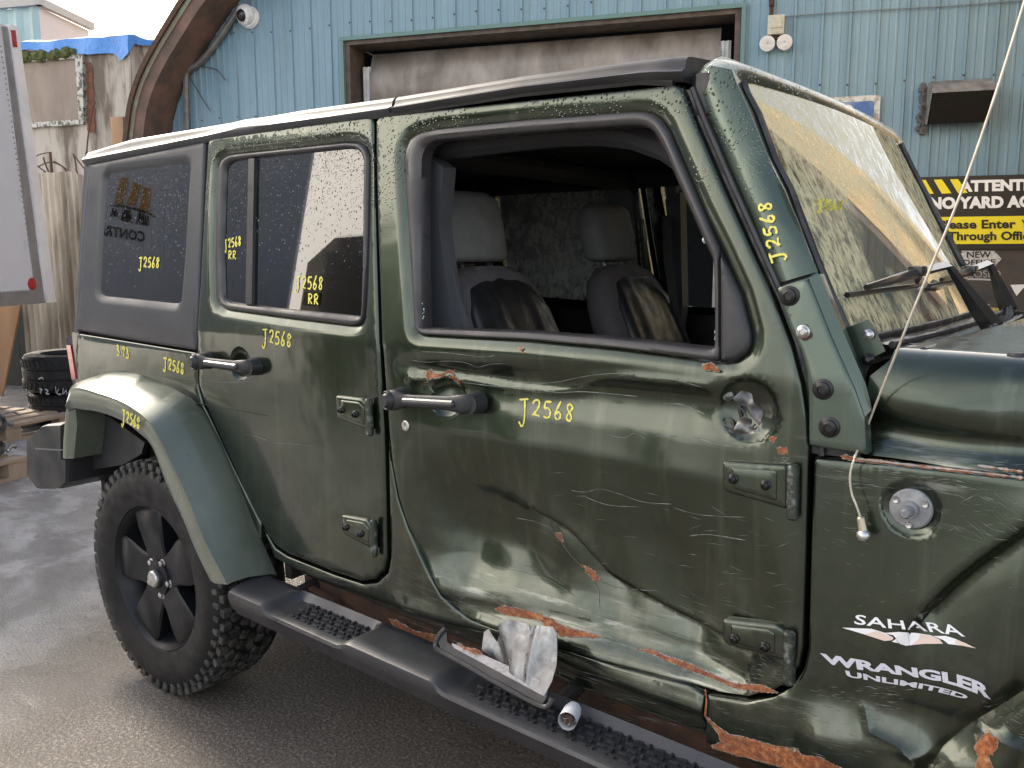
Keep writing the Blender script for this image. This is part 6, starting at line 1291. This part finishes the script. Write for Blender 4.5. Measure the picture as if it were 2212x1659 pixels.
o = strip_mesh(rand_scr('S', (1250, 200, 2000, 700), 70, .35, 150, .1)+rand_scr('K', (1020, 700, 1900, 1250), 90, .3, 150, .08), mk, .001, jitter=.4).build('fine_scratches', SCRATCH, rocker); o['kind'] = 'stuff'
o = strip_mesh([pxs('L', [(1080, 40), (1150, 55), (1250, 90), (1390, 100), (1480, 110)]), pxs('Q', [(1250, 870), (1400, 885), (1593, 880)])], mr_, .0016, jitter=.5).build('scratches', SCRATCH, rear_door); o['kind'] = 'stuff'
strip_mesh([catmull(pxs('C', [(205, 1240), (212, 1300), (205, 1390)]), 5)], mc2, .005, jitter=.6).build('rust_edge', RUSTY, cowl_side)

# ================================================================== loose things
mast = [ony(2232, -60, -.83), ony(2208, 20, -.82), ony(2150, 205, -.81), ony(2075, 420, -.80), ony(1985, 640, -.79), ony(1925, 790, -.775), ony(1872, 925, -.752), ony(1862, 955, -.745), ony(*px('N', 400, 252), -.790), ony(*px('N', 352, 420), -.80), ony(*px('N', 362, 580), -.80), ony(*px('N', 402, 690), -.80), ony(*px('N', 440, 795), -.80)]
an = empty('whip_antenna', mast[-1], 'thin bent antenna rod hanging loose beside the windscreen and cowl', 'antenna')
MB().tube(catmull(mast, 6), .0021, 8).build('rod', mat('rod_cream_metal', (.62, .56, .47), .4, .5, (.45, .40, .33), 40), an)
f0_, f1_ = ony(*px('N', 442, 798), -.80), ony(*px('N', 468, 940), -.80); MB().tube([f0_, f0_+(f1_-f0_)*.1, f1_], [.004, .0065, .0075], 10).build('ferrule', mat('brass_worn', (.52, .46, .34), .35, .7), an)
cc = ony(*px('N', 470, 968), -.80); bm = bmesh.new(); bmesh.ops.create_icosphere(bm, subdivisions=2, radius=.0125); MB().add([Vector(cc)+v.co for v in bm.verts], [[v.index for v in f.verts] for f in bm.faces]).build('end_nut', STEEL, an); bm.free()
# torn sheet metal on the running board
bs = np.array([0, -.885, zstep(1.2)-.015]); nt_ = np.array([0, -.16, .075]); nt_ /= np.linalg.norm(nt_)
tm = lambda UV: np.array([onplane(u, v, bs, nt_) for u, v in UV]); e = empty('torn_metal_bracket', onplane(*px('K', 640, 900), bs, nt_), 'torn zinc sheet-metal bracket with black rubber strip lying on running board', 'bracket')
def crumpled(name, P, m, parent, amp=.006, th=.003, h=6):
    Pp = resample(np.array(P), h); g = np.array([(x, y) for x in np.arange(Pp[:, 0].min(), Pp[:, 0].max(), h) for y in np.arange(Pp[:, 1].min(), Pp[:, 1].max(), h)]); g = g[inside(g, Pp) & (pdist(g, Pp) > h*.4)]
    V2 = np.concatenate([Pp, g]); r = delaunay_2d_cdt([Vector(v) for v in V2], [(i, (i+1) % len(Pp)) for i in range(len(Pp))], [], 1, 1e-5); V2 = np.array([v[:] for v in r[0]]); W_ = tm(V2); W_ = W_+nt_[None]*(amp*(4.*np.tanh((V2[:, 0]-1088-.25*(V2[:, 1]-1400))/7.)+.9*np.sin(V2[:, 0]*.05+V2[:, 1]*.045)+1.2*np.exp(-((V2[:, 0]-1160+.2*(V2[:, 1]-1400))/5.)**2)))[:, None]
    n = len(W_); ob = MB().add(list(W_)+list(W_-nt_*th), [tuple(f) for f in r[2]]+[tuple(i+n for i in f[::-1]) for f in r[2]]); return ob.build(name, m, parent, sharp=60)
crumpled('zinc_plate', pxs('K', [(505, 745), (515, 625), (545, 605), (600, 690), (640, 592), (720, 550), (840, 588), (850, 630), (870, 590), (1000, 600), (1022, 640), (1016, 850), (992, 950), (945, 1040), (900, 1010), (700, 880)]), ZINC, e, .0035)
wet_l = [onplane(*q, bs+nt_*.012, nt_) for q in pxs('K', [(330, 700), (520, 770), (700, 850), (880, 930), (942, 992), (930, 1045), (700, 930), (335, 735)])]; MB().prism(wet_l, -nt_*.003).build('lower_flange', mat('wet_grey_plate', (.36, .34, .35), .3, .4, (.26, .25, .25), 40, bscale=160, bstr=.6), e, smooth=False)
sp_ = [onplane(*q, bs+nt_*.016, nt_) for q in catmull(pxs('K', [(290, 605), (250, 650), (228, 700), (245, 745), (400, 830), (600, 945), (800, 1055), (905, 1105), (945, 1100), (972, 1050)]), 5)]; MB().tube(sp_, .006, 8).build('rubber_strip', RUBBER, e)
sp2 = [onplane(*q, bs+nt_*.014, nt_) for q in pxs('K', [(240, 680), (295, 605), (300, 690), (340, 730), (600, 870), (935, 1050), (905, 1090), (600, 925), (260, 740)])]; MB().prism(sp2, -nt_*.004).build('rubber_web', RUBBER, e, smooth=False)
patch('rust_patch', [pxs('K', [(365, 700), (420, 730), (500, 745), (525, 772), (470, 765), (400, 735)])], lambda UV: np.array([onplane(u, v, bs+nt_*.0165, nt_) for u, v in UV]), RUSTY, e, jit=1, h=3)
# white plastic connector on the running board
zc_ = zstep(1.35)-.0225; c0_ = onz(*px('K', 1108, 1120), zc_+.022); c1_ = onz(*px('K', 1066, 1200), zc_+.024); e = empty('plastic_connector', (c0_+c1_)/2-np.array([0, 0, .02]), 'small pale grey plastic connector with frayed wires on running board', 'connector')
d_ = c1_-c0_; MB().tube([c0_, c0_+d_*.25, c0_+d_*.27, c1_], [.017, .018, .020, .020], 18, False).build('sleeve', WHITEPL, e); MB().tube([c0_+d_*.1, c1_-d_*.12], .012, 12).build('core', RUST_DK, e)
for k in range(6):
    a = c1_-d_*.1+np.array([random.uniform(-.006, .006), random.uniform(-.006, .006), random.uniform(-.006, .006)]); MB().tube([a, a+d_*.25+np.array([random.uniform(-.01, .01), 0, random.uniform(-.006, .004)])], .0012, 5).build('wire', STEEL, e)
for k in range(2): MB().tube([c0_, c0_-d_*.25+np.array([.008*k, 0, .006])], .0012, 5).build('wire', STEEL, e)

# ================================================================== the yard behind the camera (seen in reflections)
TE = np.array([-6.5, -6.2, 0.]); TN = np.array([.795, .606, 0.]); TU = np.array([-.606, .795, 0.])
def reflmap(UV, off=.015):
    P = sidepts(UV, lambda x, z: S(z)+.014); out = []; n = np.array([0, -.9923, .124])
    for (u, v), p in zip(UV, P):
        d = ray(u, v); r = d-2*(d@n)*n; out.append(p+r*(((TE+TN*off-p)@TN)/(r@TN)))
    return np.array(out)
Mt2 = rotz(math.atan2(TU[1], TU[0])); tcn = TE+TU*3.2-TN*1.3
tr2 = empty('parked_trailer', tcn, 'pale grey trailer with gold and black logo parked opposite the vehicle', 'trailer')
MB().box(tcn+np.array([0, 0, 2.75]), (6.4, 2.6, 3.5), Mt2, .15).build('box_body', mat('trailer_grey_blue', (.48, .52, .60), .4, 0, (.52, .56, .64), 1), tr2); MB().box(tcn+np.array([0, 0, .92]), (6.2, 1.0, .2), Mt2).build('chassis', UNDER, tr2)
for k in range(2):
    for q in (-1.0, 1.0):
        cq = tcn+TU*(1.2+k*1.2)+TN*q; MB().tube([cq+TN*-.14+np.array([0, 0, .5]), cq+TN*-.12+np.array([0, 0, .5]), cq+TN*.12+np.array([0, 0, .5]), cq+TN*.14+np.array([0, 0, .5])], [.42, .5, .5, .42], 28).build('wheel', TYRE, tr2)
for q in (-.8, .8): MB().box(tcn-TU*2.0+TN*q+np.array([0, 0, .46]), (.15, .15, .92), Mt2).build('landing_leg', TRA, tr2)
GOLD = mat('logo_gold', (.42, .22, .05), .5); LBLK = mat('logo_black', (.02, .02, .022), .5)
for P in ([(445, 285), (500, 292), (455, 470), (398, 455)], [(525, 320), (578, 335), (540, 475), (480, 465)], [(590, 350), (640, 358), (632, 520), (565, 500)]): patch('logo_bar', [pxs('A', P)], reflmap, GOLD, tr2, jit=0, h=40)
patch('logo_swoosh', [pxs('A', [(350, 472), (450, 468), (560, 490), (640, 525), (685, 560), (620, 530), (540, 505), (450, 483)])], reflmap, LBLK, tr2, jit=0, h=30)
for P in ([(385, 490), (430, 495), (420, 545), (370, 545)], [(455, 498), (510, 505), (515, 585), (440, 570)], [(560, 515), (628, 545), (625, 605), (540, 590)]): patch('logo_block', [pxs('A', P)], reflmap, LBLK, tr2, jit=0, h=40)
text_on('CONTRA', pxs('A', [(600, 645), (470, 622), (290, 592)]), pxs('A', [(600, 712), (470, 690), (290, 660)]), reflmap, LBLK, tr2, bold=.03, space=1.05)
# dark lorry cab standing in front of it
tk = empty('lorry_cab', (-3.6, -6.2, 0), 'dark lorry cab parked opposite the vehicle ahead of the white trailer', 'lorry'); BLKP = mat('black_truck_paint', (.014, .015, .017), .25, 0, (.03, .03, .03), 4, coat=.8)
pr3 = [(-5.0, .9), (-5.0, 2.5), (-4.6, 2.78), (-3.4, 2.82), (-2.9, 2.6), (-2.55, 1.9), (-2.3, 1.75), (-2.25, .75), (-2.6, .55), (-4.9, .55)]
mb = MB(); loops = [[(x, y, z) for x, z in pr3] for y in (-7.2, -7.15, -5.2, -5.15)]; c3 = np.mean(pr3, 0)
loops[0] = [(c3[0]+(x-c3[0])*.93, -7.2, c3[1]+(z-c3[1])*.95) for x, z in pr3]; loops[3] = [(c3[0]+(x-c3[0])*.93, -5.1, c3[1]+(z-c3[1])*.95) for x, z in pr3]
mb.loft(loops, True); mb.F.append(tuple(range(10))); mb.F.append(tuple(30+k for k in range(10))); mb.build('cab_body', BLKP, tk, sharp=30)
MB().prism([(-3.9, -5.09, 1.75), (-3.0, -5.09, 1.75), (-3.15, -5.09, 2.35), (-3.9, -5.09, 2.4)], (0, -.02, 0)).build('side_window', GLASS_DARK, tk, smooth=False)
MB().prism([(-4.85, -5.085, 2.0), (-4.6, -5.085, 2.0), (-4.6, -5.085, 2.14), (-4.85, -5.085, 2.14)], (0, -.02, 0)).build('number_plate', mat('dull_yellow', (.16, .14, .05), .6), tk, smooth=False)
for x in (-4.4, -2.9):
    for y in (-5.25, -7.05): MB().lathe([(0, -.14), (.28, -.14), (.46, -.13), (.48, -.1), (.48, .1), (.46, .13), (.28, .14), (0, .14)], (x, y, .48), 'y', 28).build('wheel', TYRE, tk)
# second arched hall, sunlit, mirrored in the windscreen
TANR = mat('sunlit_tan_roof', (.58, .46, .27), .6, .0, (.45, .34, .19), 3, rvar=.1); hx_, RA_, RB_, HY = 8.45, 6.0, 9.5, 2.6
h2 = empty('arched_hall', (hx_, 9, 0), 'tall tan corrugated arched hall standing to the right of the blue hall', 'building'); loops = []
def earc(da, db, n=44): return [(hx_-(RA_+da)*math.cos(a), max((RB_+db)*math.sin(a), 0)) for a in np.linspace(0, math.pi, n)]
for i in range(330):
    rr = .03*math.cos(i*2*math.pi/6); loops.append([(x, HY+i*.04, z) for x, z in earc(rr, rr)])
MB().loft(loops).build('corrugated_roof', TANR, h2, sharp=80)
MB().prism([(x, HY+.2, z) for x, z in earc(-.1, -.1, 30)], (0, .05, 0)).build('gable_wall', BROWNFR, h2, smooth=False)
MB().loft([[(x, y, z) for x, z in earc(d, d)] for d, y in ((-.15, HY), (-.15, HY-.3), (.12, HY-.3), (.12, HY+.1))]).build('arch_trim', WOOD_ARCH, h2)
